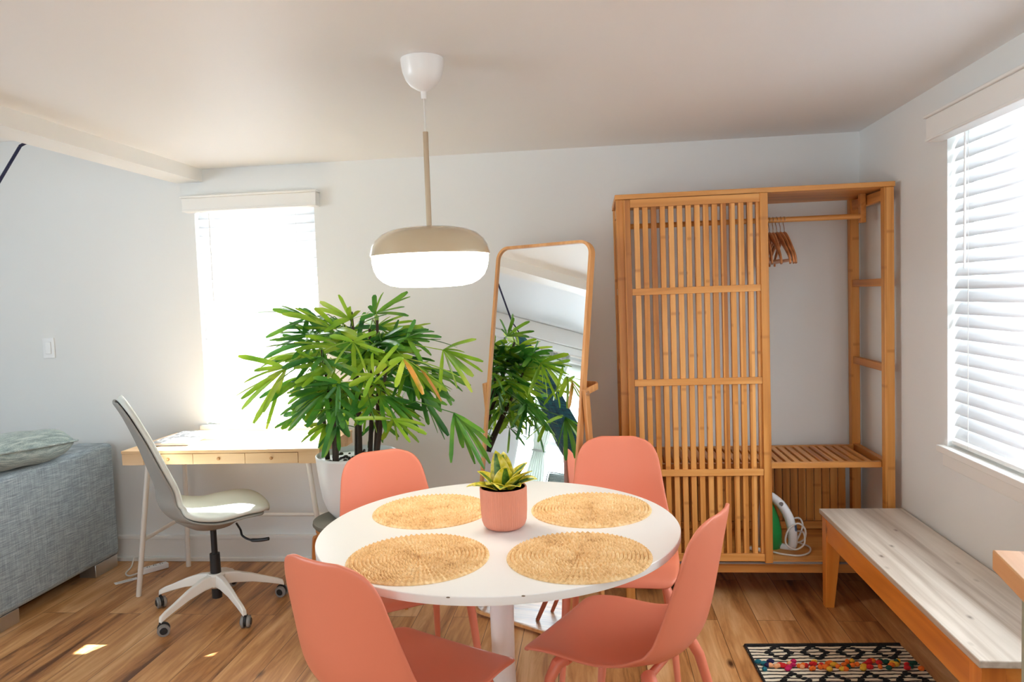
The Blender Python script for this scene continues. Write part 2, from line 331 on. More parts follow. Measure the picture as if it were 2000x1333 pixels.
def build(name, mb, mat, parent=None, origin=None, bevel=0, smooth=40, sub=0, solid=0, world=True, segs=2):
    """one mesh object; world=True: the coordinates are world ones and are moved into the parent's frame"""
    me = bpy.data.meshes.new(name)
    off = Vector(origin) if origin is not None else (wloc(parent) if (parent is not None and world) else Vector((0, 0, 0)))
    me.from_pydata([tuple(p-off) for p in mb.v], [], mb.f)
    mats = mat if isinstance(mat, list) else [mat]
    for m in mats: me.materials.append(m)
    for p, mi in zip(me.polygons, mb.mi): p.material_index = mi
    bm = bmesh.new(); bm.from_mesh(me); bmesh.ops.remove_doubles(bm, verts=bm.verts, dist=1e-6); bmesh.ops.recalc_face_normals(bm, faces=bm.faces); bm.to_mesh(me); bm.free()
    me.polygons.foreach_set('use_smooth', [True]*len(me.polygons)); me.set_sharp_from_angle(angle=math.radians(smooth)); me.update()
    o = bpy.data.objects.new(name, me); C.objects.link(o)
    if parent is not None:
        o.parent = parent
    if origin is not None: o.location = origin
    if solid:
        md = o.modifiers.new('thickness', 'SOLIDIFY'); md.thickness = solid; md.offset = 0
    if bevel:
        md = o.modifiers.new('bevel', 'BEVEL'); md.width = bevel; md.segments = segs; md.limit_method = 'ANGLE'; md.angle_limit = math.radians(35)
    if sub:
        md = o.modifiers.new('subdivision', 'SUBSURF'); md.levels = sub; md.render_levels = sub
    return o
def thing(name, label, cat, loc=(0, 0, 0), rotz=0, group=None):
    o = bpy.data.objects.new(name, None); C.objects.link(o); o.location = loc; o.rotation_euler = (0, 0, rotz); o.empty_display_size = .1
    tag(o, label, cat, group); return o
def tag(o, label, cat, group=None):
    o['label'] = label; o['category'] = cat
    if group: o['group'] = group
    return o
def struct(name, mb, mat, parent=None, **k):
    o = build(name, mb, mat, parent, **k)
    if parent is None: o['kind'] = 'structure'
    return o
def copy_tree(o, parent=None):
    c = o.copy(); C.objects.link(c); c.parent = parent
    for ch in list(o.children): copy_tree(ch, c)
    return c
def bez(pts, n=8):   # catmull-rom through points
    pts = [Vector(p) for p in pts]; out = []
    for i in range(len(pts)-1):
        p0 = pts[max(i-1, 0)]; p1 = pts[i]; p2 = pts[i+1]; p3 = pts[min(i+2, len(pts)-1)]
        for k in range(n):
            t = k/n; out.append(.5*((2*p1)+(p2-p0)*t+(2*p0-5*p1+4*p2-p3)*t*t+(3*p1-p0-3*p2+p3)*t**3))
    out.append(pts[-1]); return out
def lerp_tab(tab, x):
    for (a, va), (b, vb) in zip(tab, tab[1:]):
        if x <= b: return va+(vb-va)*(x-a)/(b-a)
    return tab[-1][1]

# ------------------------------------------------------------------ the room
XR, YB, ZC, XL, YF, ZL = 1.34, 3.9245, 2.175, -4.55, -2.7, 2.39
T = .14
struct('floor', MB().box(XL-T, XR+T, YF-T, YB+T, -.1, 0), MT['floor'])
struct('ceiling', MB().box(-2.10, XR+T, YF-T, YB+T, ZC, ZC+.3), MT['ceiling'])
struct('ceiling_left_room', MB().box(XL-T, -2.246, YF-T, YB+T, ZL, ZL+.1), MT['ceiling']).name = 'trim_2'
struct('trim_1', MB().box(-2.246, -2.096, YF-T, YB, 2.105, ZC+.3), MT['trim'])
BW = (-2.155, -1.475, .765, 1.985)      # back window opening x0 x1 z0 z1
RW = (1.52, 3.0, .785, 2.0)            # right window opening y0 y1 z0 z1
KW = (-1.8, -.2, .95, 2.0)
LW = (-.8, 1.78, .35, 2.0)
FO = (-1.8, .6, .1, 2.05)  # unseen front opening, added to let the fill lamp in
def wall_hole(name, axis, w0, w1, lo, hi, z1, holes):
    """wall slab between w0..w1 in thickness, lo..hi along, with rectangular holes (a,b,z0,z1)"""
    mb = MB(); cuts = sorted(holes); x = lo
    def bx(a, b, c, d):
        if b-a < 1e-4 or d-c < 1e-4: return
        if axis == 'x': mb.box(a, b, w0, w1, c, d)
        else: mb.box(w0, w1, a, b, c, d)
    for a, b, c, d in cuts:
        bx(x, a, 0, z1); bx(a, b, 0, c); bx(a, b, d, z1); x = b
    bx(x, hi, 0, z1)
    return struct(name, mb, MT['wall'])
wall_hole('wall_back', 'x', YB, YB+T, XL-T, XR+T, ZL+.1, [BW])
wall_hole('wall_right', 'y', XR, XR+T, YF, YB, ZL+.1, [RW, KW])
wall_hole('wall_left', 'y', XL-T, XL, YF, YB, ZL+.1, [LW])
wall_hole('wall_front', 'x', YF-T, YF, XL-T, XR+T, ZL+.1, [FO])
# baseboard with a cap bead and a shoe moulding
mb = MB().box(XL, XR, YB-.018, YB, 0, .125).box(XL, XR, YB-.026, YB, .125, .145).box(XL, XR, YB-.034, YB, 0, .022)
struct('baseboard_back', mb, MT['trim'], bevel=.003)
mb = MB().box(XR-.018, XR, YF, YB-.034, 0, .125).box(XR-.026, XR, YF, YB-.034, .125, .145)
struct('baseboard_right', mb, MT['trim'], bevel=.003)
mb = MB().box(XL, XL+.06, YF, YB, 2.22, ZL).box(XL, XL+.03, YF, YB, 2.14, 2.22)
struct('trim_3', mb, MT['trim'], bevel=.01)

def window(n, axis, wall, inward, a, b, z0, z1, sill=True):
    """window_<n>: frame, glazing bar and pane set deep in the opening"""
    mb = MB(); d0, d1 = (.075, .115)
    def bx(m, u0, u1, t0, t1, c, d):
        lo, hi = sorted((wall-inward*t0, wall-inward*t1))
        if axis == 'x': m.box(u0, u1, lo, hi, c, d)
        else: m.box(lo, hi, u0, u1, c, d)
    f = .035
    for u0, u1, c, d in ((a, a+f, z0, z1), (b-f, b, z0, z1), (a+f, b-f, z0, z0+f), (a+f, b-f, z1-f, z1), (a+f, b-f, (z0+z1)/2-.02, (z0+z1)/2+.02)):
        bx(mb, u0, u1, d0, d1, c, d)
    w_ = struct('window_%d' % n, mb, MT['trim'], bevel=.003)
    g = MB(); bx(g, a+f, b-f, .092, .097, z0+f, z1-f)
    build('glass_pane', g, MT['glass'], w_, world=False)
    if sill:
        s = MB(); bx(s, a+.001, b-.001, 0, .075, z0-.02, z0+.004); bx(s, a-.03, b+.03, -.03, 0, z0-.022, z0+.004); bx(s, a-.015, b+.015, -.012, 0, z0-.075, z0-.022)
        build('window_sill', s, MT['trim'], w_, world=False, bevel=.003)
    return w_
window(1, 'x', YB, -1, *BW)
window(2, 'y', XR, -1, *RW)
window(3, 'y', XR, -1, *KW)
window(4, 'y', XL, 1, *LW, sill=False)
window(5, 'x', YF, 1, *FO, sill=False)  # frame and pane of the added front opening

def blind(name, label, axis, wall, inward, a, b, ztop, zbot, tilt, pitch, wand_u, val_h, group=None):
    """venetian blind: headrail, valance, slats, bottom rail, ladder cords, tilt wand"""
    def P(u, t, z):      # u along the wall, t into the room
        return Vector((u, wall+inward*t, z)) if axis == 'x' else Vector((wall+inward*t, u, z))
    def bx(m, u0, u1, t0, t1, c, d):
        p = P(u0, t0, c); q = P(u1, t1, d)
        m.box(min(p.x, q.x), max(p.x, q.x), min(p.y, q.y), max(p.y, q.y), c, d)
    root = thing(name, label, 'blind', P((a+b)/2, 0, zbot), group=group)
    m = MB(); bx(m, a-.035, b+.035, .004, .062, ztop-.01, ztop+val_h-.012); bx(m, a-.042, b+.042, .004, .07, ztop+val_h-.012, ztop+val_h); bx(m, a-.035, b+.035, .004, .066, ztop-.016, ztop-.004)
    build('valance', m, MT['trim'], root, bevel=.003)
    m = MB(); n = int((ztop-.03-zbot-.03)/pitch); t0 = -.035
    for i in range(n+1):
        z = ztop-.03-i*pitch
        row = []
        for k in range(5):
            s = (k/4-.5)*.05; bow = .0035*(1-(2*s/.05)**2)
            t = s*math.cos(tilt)+bow*math.sin(tilt); zz = -s*math.sin(tilt)+bow*math.cos(tilt)
            row.append((t, zz))
        m.grid([[P(a+.008, t0+t, z+zz) for t, zz in row], [P(b-.008, t0+t, z+zz) for t, zz in row]])
    build('slats', m, MT['slat'], root, solid=.0028)
    m = MB(); bx(m, a+.006, b-.006, t0-.024, t0+.024, zbot+.004, zbot+.02); build('bottom_rail', m, MT['trim'], root, bevel=.004)
    for f_ in (.09, .37, .63, .91) if b-a > 1 else (.16, .5, .84):
        u = a+(b-a)*f_; m = MB()
        m.tube([P(u, t0+.024, ztop-.01), P(u, t0+.024, zbot+.01)], .0012, 5); m.tube([P(u, t0-.024, ztop-.01), P(u, t0-.024, zbot+.01)], .0012, 5)
        build('ladder_cord', m, MT['cord'], root)
    m = MB(); m.tube([P(wand_u, .012, ztop-.02), P(wand_u, .014, ztop-.5)], .004, 8); build('tilt_wand', m, MT['plastic'], root)
    return root
blind('window_blind', 'white slatted blind over the blown-out window behind the desk', 'x', YB, -1, BW[0], BW[1], 1.955, BW[2]+.008, math.radians(57.9), .0475, BW[0]+.09, .07)
blind('window_blind', 'tall white slatted blind on the right wall above the pine bench', 'y', XR, -1, RW[0], RW[1], 1.965, RW[2]+.008, math.radians(61), .0475, RW[1]-.16, .085)

# light switch on the back wall
t = thing('light_switch', 'white light switch plate on the grey wall above the sofa', 'switch', (-3.07, YB, 1.165))
build('plate', MB().box(-3.106, -3.034, YB-.006, YB, 1.166, 1.282), MT['plastic'], t, bevel=.002)
build('rocker', MB().box(-3.087, -3.053, YB-.010, YB-.006, 1.19, 1.258), MT['plastic'], t, bevel=.002)

# ------------------------------------------------------------------ pendant lamp
LX, LY = -.508, 2.35
t = thing('pendant_lamp', 'round pendant lamp with beige cap and glowing white lower half above the table', 'lamp', (LX, LY, ZC))
prof = [(.0, 2.052), (.008, 2.052), (.009, 2.075), (.02, 2.080), (.04, 2.092), (.054, 2.11), (.063, 2.135), (.067, 2.16), (.068, 2.1745)]
build('ceiling_rose', MB().lathe(prof, LX, LY, 40), MT['white'], t, smooth=60)
build('cord', MB().tube([(LX, LY, 2.06), (LX+.001, LY, 1.945)], .0028, 8), MT['cord'], t)
build('rod', MB().tube([(LX+.001, LY, 1.95), (LX, LY, 1.64)], .0085, 16), plain('champagne_metal', lin(186, 166, 140), .4, metal=.5), t)
R = .190
prof = [(.0, 1.652), (.03, 1.652), (.09, 1.649), (.125, 1.642), (.152, 1.630), (.172, 1.612), (.184, 1.592), (R, 1.568), (R, 1.562), (R-.004, 1.562), (R-.004, 1.57)]
build('shade_cap', MB().lathe(prof, LX, LY, 64), MT['lamp_beige'], t, smooth=60)
prof = [(.0, 1.462), (.06, 1.462), (.10, 1.464), (.13, 1.470), (.152, 1.481), (.170, 1.498), (.180, 1.520), (.185, 1.545), (.185, 1.5625), (.0, 1.5625)]
build('diffuser', MB().lathe(prof, LX, LY, 64), MT['opal'], t, smooth=60)

# ------------------------------------------------------------------ dining table, mats, small plant
TX, TY = -.2943, 2.149
t = thing('dining_table', 'round white pedestal dining table in the middle of the room', 'table', (TX, TY, 0))
prof = [(.0, .7265), (.44, .7265), (.49, .7265), (.515, .7265), (.524, .729), (.525, .732), (.525, .7485), (.5235, .75), (.0, .75)]
build('tabletop', MB().lathe(prof, TX, TY, 128), MT['white'], t, smooth=30)
prof = [(.05, .728), (.05, .70), (.04, .66), (.036, .55), (.034, .35), (.036, .2), (.045, .12), (.075, .06), (.14, .03), (.25, .016), (.33, .010), (.335, .0), (.0, .0)]
build('pedestal', MB().lathe(prof, TX, TY, 64), MT['white'], t, smooth=60)
MT['bare'] = plain('bare_board', (.16, .11, .07, 1), .8)
for c_ in ((TX-.05, TY-.5225, .748), (TX+.12, TY-.511, .748)): build('edge_chip', MB().ell(c_, .005, .002, .0015), MT['bare'], t)

def mat_mesh():
    mb = MB(); NR, NT = 108, 480; R0 = .186; rings = 18; P = []
    for i in range(NR+1):
        r = R0*i/NR; k = r/R0*rings; ri = int(k); fr = k-ri
        row = []
        nb = max(10, int(2*PI*max(r, .02)/.0125))
        nb = 20 if k < 4 else (40 if k < 10 else 78)
        for j in range(NT):
            th = 2*PI*j/NT
            ringh = abs(math.sin(PI*fr))**.6
            braid = .5+.5*math.sin(nb*th+(ri*.35)+(fr-.5)*2.6*(1 if ri % 2 else -1))
            h = .0015+.0085*ringh*(.25+.75*braid)
            if i > NR-4: h = .0015+(h-.0015)*.55
            if i == NR: h = .001
            rr = r+(.0006*math.sin(nb*th) if i > NR-3 else 0)
            row.append(Vector((rr*math.cos(th), rr*math.sin(th), h)))
        P.append(row)
    mb.grid(P, closed_v=True)
    mb.add([Vector((R0*math.cos(2*PI*j/NT), R0*math.sin(2*PI*j/NT), 0)) for j in range(NT)], [list(range(NT))])
    k = len(mb.v)-NT
    for j in range(NT): mb.f.append([NR*NT+j, NR*NT+(j+1) % NT, k+(j+1) % NT, k+j]); mb.mi.append(0)
    return mb
pm = build('placemat', mat_mesh(), MT['straw'], smooth=60)
spots = [((-.527, 2.295), 'round woven straw placemat in front of the left rear coral chair', .3),
         ((-.023, 2.302), 'round woven straw placemat nearest the slatted wardrobe, right of the pink pot', 1.2),
         ((-.471, 1.870), 'round woven straw placemat partly hidden by the near left coral chair back', 2.2),
         ((-.053, 1.885), 'largest looking straw placemat, at the table edge by the right-hand coral chair seat', 4.0)]
for i, ((x, y), lb, a) in enumerate(spots):
    o = pm if i == 0 else pm.copy()
    if i: C.objects.link(o)
    o.location = (x, y, .7503); o.rotation_euler = (0, 0, a); tag(o, lb, 'placemat', 'woven placemats on the dining table')

PX, PY = -.274, 2.130
t = thing('potted_snake_plant', 'small variegated rosette plant in a ribbed pink pot on the dining table', 'plant', (PX, PY, .75))
prof = [(.0, .751), (.040, .751), (.052, .754), (.060, .762), (.0645, .775), (.0665, .80), (.0675, .83), (.068, .869), (.0675, .872), (.064, .872), (.063, .860), (.0, .860)]
mb = MB(); mb.lathe(prof[:8], PX, PY, 240, rmod=lambda k: 1+(.014 if (k % 4) in (1, 2) else 0)); mb.lathe(prof[7:], PX, PY, 240)
mb.f = [f for f in mb.f]
build('pot', mb, MT['pink_pot'], t, smooth=80)
build('soil', MB().lathe([(.0, .858), (.0625, .857), (.0625, .85)], PX, PY, 30), MT['soil'], t)
def snake_leaf(az, lean, L, W, twist=0, base=.012, curl=.5):
    """broad pointed leaf: green heart mesh and yellow margins through material index"""
    P = []; n = 12; m = 8
    d = Vector((math.cos(az), math.sin(az), 0)); sd = Vector((-math.sin(az), math.cos(az), 0))
    pos = Vector((PX, PY, .855))+d*base; ang = lean
    for i in range(n+1):
        s = i/n; wd = W*1.5*(math.sin(PI*min(1, (s*.78+.22)))**.8)*(1 if s < .93 else (1-s)/.07*.8+.05)
        a = ang+curl*s*s; tg = d*math.sin(a)+Vector((0, 0, 1))*math.cos(a)
        nn = -d*math.cos(a)+Vector((0, 0, 1))*math.sin(a); row = []
        for j in range(m+1):
            u = j/m*2-1; row.append(pos+sd*u*wd*math.cos(twist)+nn*(abs(u)**1.6*wd*.28-u*wd*math.sin(twist)))
        P.append(row); pos = pos+tg*(L/n)
    mb = MB(); k = len(mb.v); mb.v = [p for r in P for p in r]
    for i in range(n):
        for j in range(m):
            mb.f.append([i*(m+1)+j, i*(m+1)+j+1, (i+1)*(m+1)+j+1, (i+1)*(m+1)+j]); mb.mi.append(0 if 3 <= j < m-2 and i < n-1 else 1)
    return mb
leaves = [(-2.7, 1.05, .085, .019, .1, .6), (-2.2, .75, .07, .022, 0, .9), (-1.55, .85, .085, .022, .2, 1.2), (-.9, .95, .09, .018, 0, .8), (-.45, .75, .115, .020, .1, .5), (-.1, .95, .10, .02, -.2, .7),
          (.5, .6, .105, .022, 0, .4), (1.6, .25, .115, .022, .3, .2), (2.3, .15, .120, .021, .9, .1), (2.9, .7, .09, .021, 0, .6), (-1.2, .12, .085, .021, 0, .4), (3.3, 1.1, .10, .014, 0, .9), (.1, .5, .085, .021, .2, .5)]
for az, le, L, W, tw, cu in leaves:
    build('leaf', snake_leaf(az, le, L, W, tw, curl=cu), [MT['snake_green'], MT['snake_yellow']], t, solid=.0018, smooth=80)

# ------------------------------------------------------------------ coral dining chairs (local frame: +x is where the chair faces)
def make_dining_chair(name, label):
    root = thing(name, label, 'chair', group='coral dining chairs round the table')
    prof = bez([(.245, 0, .416), (.225, 0, .436), (.14, 0, .438), (.03, 0, .426), (-.07, 0, .424), (-.145, 0, .442), (-.190, 0, .483), (-.212, 0, .545), (-.228, 0, .62), (-.247, 0, .72), (-.272, 0, .842)], 5)
    L = [0]
    for a, b in zip(prof, prof[1:]): L.append(L[-1]+(b-a).length)
    W = L[-1]; mb = MB(); rows = []
    hw = [(0, .200), (.06, .212), (.20, .222), (.38, .222), (.5, .215), (.6, .203), (.75, .182), (.9, .163), (1, .146)]
    cu = [(0, .0), (.1, .012), (.3, .028), (.45, .058), (.55, .062), (.7, .050), (.85, .036), (1, .030)]
    for i, p in enumerate(prof):
        s = L[i]/W; tg = (prof[min(i+1, len(prof)-1)]-prof[max(i-1, 0)]).normalized(); nn = Vector((-tg.z, 0, tg.x))
        if nn.x+nn.z < 0: nn = -nn
        d0 = L[i]; d1 = W-L[i]; k = 1
        if d0 < .07: k = .80+.20*(1-(1-d0/.07)**2.4)**(1/2.4)
        if d1 < .10: k = .45+.55*(1-(1-d1/.10)**2.4)**(1/2.4)
        w_ = lerp_tab(hw, s)*k; c_ = lerp_tab(cu, s)*k**2.3; row = []
        for j in range(15):
            u = j/14*2-1; row.append(p+Vector((0, u*w_, 0))+nn*c_*(abs(u)**2.3))
        rows.append(row)
    mb.grid(rows); build('seat_shell', mb, MT['coral'], root, solid=.011, sub=1, smooth=180, world=False)
    mb = MB().tube([(.13, -.15, .402), (.13, .15, .402)], .011, 10).tube([(-.10, -.14, .398), (-.10, .14, .398)], .011, 10).tube([(.13, 0, .402), (-.10, 0, .398)], .010, 10)
    build('seat_support', mb, MT['coral'], root, world=False)
    for sx, sy in ((1, -1), (1, 1), (-1, -1), (-1, 1)):
        if sx > 0: pts = [(.135, sy*.13, .408), (.15, sy*.165, .398), (.165, sy*.18, .36), (.215, sy*.205, .0)]
        else: pts = [(-.10, sy*.12, .405), (-.125, sy*.15, .395), (-.145, sy*.165, .35), (-.235, sy*.200, .0)]
        build('leg', MB().tube(pts, [.020, .018, .0155, .0095], 14), MT['coral'], root, world=False)
    return root
chairs = [((-.70, 2.58), (.54, -.84), 'coral plastic chair at the rear left, beside the big palm pot'),
          ((.068, 2.76), (-.06, -1), 'coral plastic chair between the floor mirror and the slatted wardrobe'),
          ((.08, 2.10), (-.9, .44), 'coral plastic chair seen side-on at the right of the table, facing left'),
          ((-.52, 1.845), (.47, .88), 'nearest coral plastic chair, its back towards us at lower left of the table')]
proto = make_dining_chair('dining_chair', '')
for i, (p, g, lb) in enumerate(chairs):
    o = proto if i == 0 else copy_tree(proto)
    o.location = (p[0], p[1], 0); o.rotation_euler = (0, 0, math.atan2(g[1], g[0])); o['label'] = lb

# ------------------------------------------------------------------ slatted bamboo wardrobe
WX0, WX1, WY0, WY1, WT = .117, 1.307, 3.412, 3.884, 1.8585
root = thing('slatted_wardrobe', 'open bamboo wardrobe with one slatted sliding door in the right corner', 'wardrobe', (WX0, WY0, 0))
pw = .042
B = MT['bamboo']; BH = MT['bamboo_h']; BD = MT['bamboo_d']
build('top_board', MB().box(WX0-.004, WX1+.004, WY0-.004, WY1, WT-.022, WT), BH, root, bevel=.002)
for x in (WX0, WX1-pw):
    for y in (WY0, WY1-pw): build('post', MB().box(x, x+pw, y, y+pw, 0, WT-.022), B, root, bevel=.003)
for x in (WX0+.008, WX1-.034):
    for z in (WT-.075, 1.408, 1.030, .595, .13):
        build('side_rail', MB().box(x, x+.026, WY0+pw, WY1-pw, z, z+(.045 if z > 1.7 else .034)), BD, root, bevel=.002)
build('front_rail', MB().box(WX0+pw, WX1-pw, WY0+.016, WY0+.038, .125, .165), BH, root, bevel=.002)
build('base_board', MB().box(WX0+.002, WX1-.002, WY0+.001, WY1-.002, .165, .186), BH, root, bevel=.002)
# middle shelf of laths running front to back
sh = MB()
x = WX0+pw+.006; n = 0
while x+.024 < WX1-pw: sh.box(x, x+.026, WY0+.07, WY1-pw-.002, .612, .622); x += .0386
s_ = build('shelf', MB().box(WX0+pw, WX1-pw, WY0+.044, WY0+.07, .598, .624).box(WX0+pw, WX1-pw, WY1-.06, WY1-.034, .598, .624), BH, root, bevel=.002)
build('shelf_laths', sh, BD, s_, bevel=.0015)
bk = MB(); x = WX0+pw+.004
while x+.03 < WX1-pw: bk.box(x, x+.0355, WY1-.016, WY1-.008, .23, .598); x += .0386
b_ = build('back_panel', MB().box(WX0+pw, WX1-pw, WY1-.024, WY1-.006, .19, .228), BH, root, bevel=.002)
build('back_laths', bk, B, b_, bevel=.001)
# hanging rod with its two brackets
rod = build('hanging_rod', MB().tube([(WX0+.05, 3.65, 1.735), (WX1-.05, 3.65, 1.735)], .0125, 16), BH, root)
build('rod_bracket', MB().box(WX1-.062, WX1-.038, 3.635, 3.672, 1.705, 1.84), BD, root, bevel=.002)
build('rod_bracket', MB().box(WX0+.038, WX0+.062, 3.635, 3.672, 1.705, 1.84), BD, root, bevel=.002)
# sliding door
DX0, DX1, DZ0, DZ1 = WX0+.032, .772, .190, 1.832
d = build('sliding_door', MB().box(DX0, DX0+.030, WY0-.024, WY0-.002, DZ0, DZ1).box(DX1-.034, DX1, WY0-.028, WY0-.001, DZ0-.006, DZ1+.002), B, root, bevel=.002)
for z, h in ((DZ1-.036, .036), (1.406, .030), (.996, .030), (.583, .030), (DZ0+.002, .034)):
    build('door_rail', MB().box(DX0+.030, DX1-.034, WY0-.025, WY0-.010, z, z+h), BH, d, bevel=.0015)
sl = MB(); x = DX0+.046
for k in range(15): sl.box(x, x+.0235, WY0-.014, WY0+.010, DZ0+.01, DZ1-.01); x += .0378
build('door_laths', sl, B, d, bevel=.0012)
build('door_track', MB().box(WX0+.03, WX1-.03, WY0-.012, WY0-.004, .176, .184), MT['grey_plastic'], root)

# wooden clothes hangers, pushed together at the left of the open half
def make_hanger():
    r = thing('clothes_hanger', '', 'hanger', (0, 0, 0), group='wooden clothes hangers on the rail')
    hook = bez([(0, .0, -.062), (0, 0, -.045), (0, .006, -.03), (0, .021, -.012), (0, .019, .008), (0, .0, .0163), (0, -.0175, .004), (0, -.0165, -.004)], 6)
    build('hook', MB().tube(hook, .0019, 8), MT['chrome'], r, world=False)
    arm = bez([(0, -.215, -.208), (0, -.195, -.172), (0, -.12, -.122), (0, -.05, -.084), (0, 0, -.070), (0, .05, -.084), (0, .12, -.122), (0, .195, -.172), (0, .215, -.208)], 5)
    rad = [.013+.004*math.cos(PI*(i/(len(arm)-1)-.5)*2) for i in range(len(arm))]
    build('shoulders', MB().tube(arm, rad, 12, squash=.55), MT['hanger_wood'], r, world=False)
    build('trouser_bar', MB().tube([(0, -.203, -.192), (0, .203, -.192)], .0055, 10), MT['hanger_wood'], r, world=False)
    return r
hg = make_hanger(); xs = [.806, .824, .841, .858, .875, .892, .909]
for i, x in enumerate(xs):
    o = hg if i == 0 else copy_tree(hg)
    o.location = (x-.004, 3.65, 1.735-.0025); o.rotation_euler = (0, 0, random.uniform(-.09, .09)+.02*(i-3))
    o['label'] = ['wooden clothes hanger closest to the sliding door', 'second wooden hanger from the sliding door in the bunch', 'third wooden hanger from the sliding door in the bunch', 'middle one of the seven bunched wooden clothes hangers', 'third wooden hanger from the open right end of the bunch', 'second wooden hanger from the open right end of the bunch', 'wooden clothes hanger at the open right end of the bunch on the rail'][i]

# steam iron standing on its heel, with coiled cord
t = thing('steam_iron', 'green and white steam iron standing upright on the wardrobe floor', 'iron', (.83, 3.60, .186))
t.rotation_euler = (0, 0, math.radians(-28))
def iron_ring(zz, hw, d0, d1, n=16):
    return [Vector((((d0+d1)/2)+(d1-d0)/2*math.cos(2*PI*k/n), hw*math.sin(2*PI*k/n), zz)) for k in range(n)]
rows = [iron_ring(z, hw, a, b) for z, hw, a, b in ((.0, .050, -.055, .028), (.02, .056, -.06, .034), (.08, .056, -.06, .032), (.14, .048, -.06, .020), (.19, .034, -.06, .002), (.235, .018, -.06, -.022), (.262, .004, -.058, -.05))]
mb = MB().grid(rows, closed_v=True); mb.f.append(list(range(16))); mb.mi.append(0)
build('body', mb, plain('green_plastic', lin(28, 132, 62), .25, coat=.4), t, world=False, smooth=60)
sp = [(-.064, -.052, .01), (-.064, .052, .01), (-.064, .058, .08), (-.064, .046, .16), (-.064, .0, .275), (-.064, -.046, .16), (-.064, -.058, .08)]
mb = MB(); mb.add(sp+[(p[0]+.008, p[1]*.98, p[2]) for p in sp], [list(range(7)), list(range(7, 14))[::-1]]+[[k, (k+1) % 7, 7+(k+1) % 7, 7+k] for k in range(7)])
build('soleplate', mb, MT['steel'], t, world=False)
hp = bez([(.028, 0, .004), (.066, 0, .006), (.082, 0, .03), (.080, 0, .09), (.066, 0, .15), (.038, 0, .20), (.0, 0, .235), (-.03, 0, .25)], 6)
build('handle', MB().tube(hp, [.016+.003*math.sin(i/len(hp)*PI) for i in range(len(hp))], 14, squash=1.15), MT['plastic'], t, world=False)
build('grip_pad', MB().ell((.094, 0, .10), .008, .013, .030), plain('blue_grey_rubber', lin(84, 104, 136), .5), t, world=False)
build('steam_dial', MB().tube([(.035, -.018, .215), (.035, .018, .215)], .010, 14), MT['grey_plastic'], t, world=False)
cp = [(.07, 0, .012), (.10, .01, .05), (.12, .03, .11), (.10, .05, .14), (.06, .05, .12), (.05, .04, .06), (.09, .02, .03), (.135, .0, .06), (.14, -.01, .11), (.11, -.02, .135), (.07, -.035, .10), (.06, -.04, .04), (.10, -.04, .015), (.14, -.03, .045), (.13, 0, .09), (.08, .05, .07), (.04, .08, .03), (.07, .10, .008), (.14, .06, .006), (.16, -.02, .006), (.13, -.085, .006), (.06, -.10, .006), (0, -.09, .006), (-.05, -.10, .006)]
build('power_cord', MB().tube(bez(cp, 6), .0042, 8), MT['cord'], t, world=False)
build('plug', MB().tube([(-.04, -.10, .008), (-.075, -.10, .009), (-.09, -.10, .009)], [.010, .012, .009], 10), MT['cord'], t, world=False)

# ------------------------------------------------------------------ pine bench along the right wall
bx0, bx1, by0, by1, bz = .974, 1.330, 2.006, 3.392, .432
t = thing('pine_bench', 'long low pine bench with a scrubbed grey top under the right window', 'bench', (bx0, by0, 0))
build('bench_top', MB().box(bx0, bx1-.004, by0, by1, bz-.021, bz), MT['worn_pine'], t, bevel=.003)
mb = MB().box(bx0+.012, bx0+.034, by0+.055, by1-.055, .305, bz-.021); build('side_apron', mb, MT['pine'], t, bevel=.002)
mb = MB().box(bx1-.04, bx1-.02, by0+.055, by1-.055, .305, bz-.021); build('side_apron', mb, MT['pine'], t, bevel=.002)
for y in (by0+.014, by1-.034):
    build('end_apron', MB().box(bx0+.07, bx1-.07, y, y+.02, .305, bz-.021), MT['pine'], t, bevel=.002)
for x, sx in ((bx0+.040, 1), (bx1-.046, -1)):
    for y, sy in ((by0+.042, 1), (by1-.042, -1)):
        mb = MB(); a = .031
        vs = []
        for z, k in ((0, .019), (.29, .031), (bz-.021, .031)):
            cx_ = x+sx*(k-a)*-1*-1*0-sx*(a-k); cy_ = y-sy*(a-k)
            vs += [(cx_-k, cy_-k, z), (cx_+k, cy_-k, z), (cx_+k, cy_+k, z), (cx_-k, cy_+k, z)]
        mb.add(vs, [[3, 2, 1, 0], [8, 9, 10, 11]]+[[b+i, b+(i+1) % 4, b+4+(i+1) % 4, b+4+i] for b in (0, 4) for i in range(4)])
        build('leg', mb, MT['pine_leg'], t, bevel=.002)

# ------------------------------------------------------------------ kitchen counter corner
ca = math.radians(-10)
t = thing('kitchen_counter', 'end of a wood-topped counter with sage green cabinet at the right edge', 'counter', (.757, 1.512, 0), ca)
mb = MB().box(0, .375, -1.25, 0, .86, .90); build('worktop', mb, MT['counter_wood'], t, world=False, bevel=.003)
mb = MB().box(.035, .36, -1.22, -.045, 0, .86); build('cabinet', mb, MT['cabinet'], t, world=False, bevel=.002)

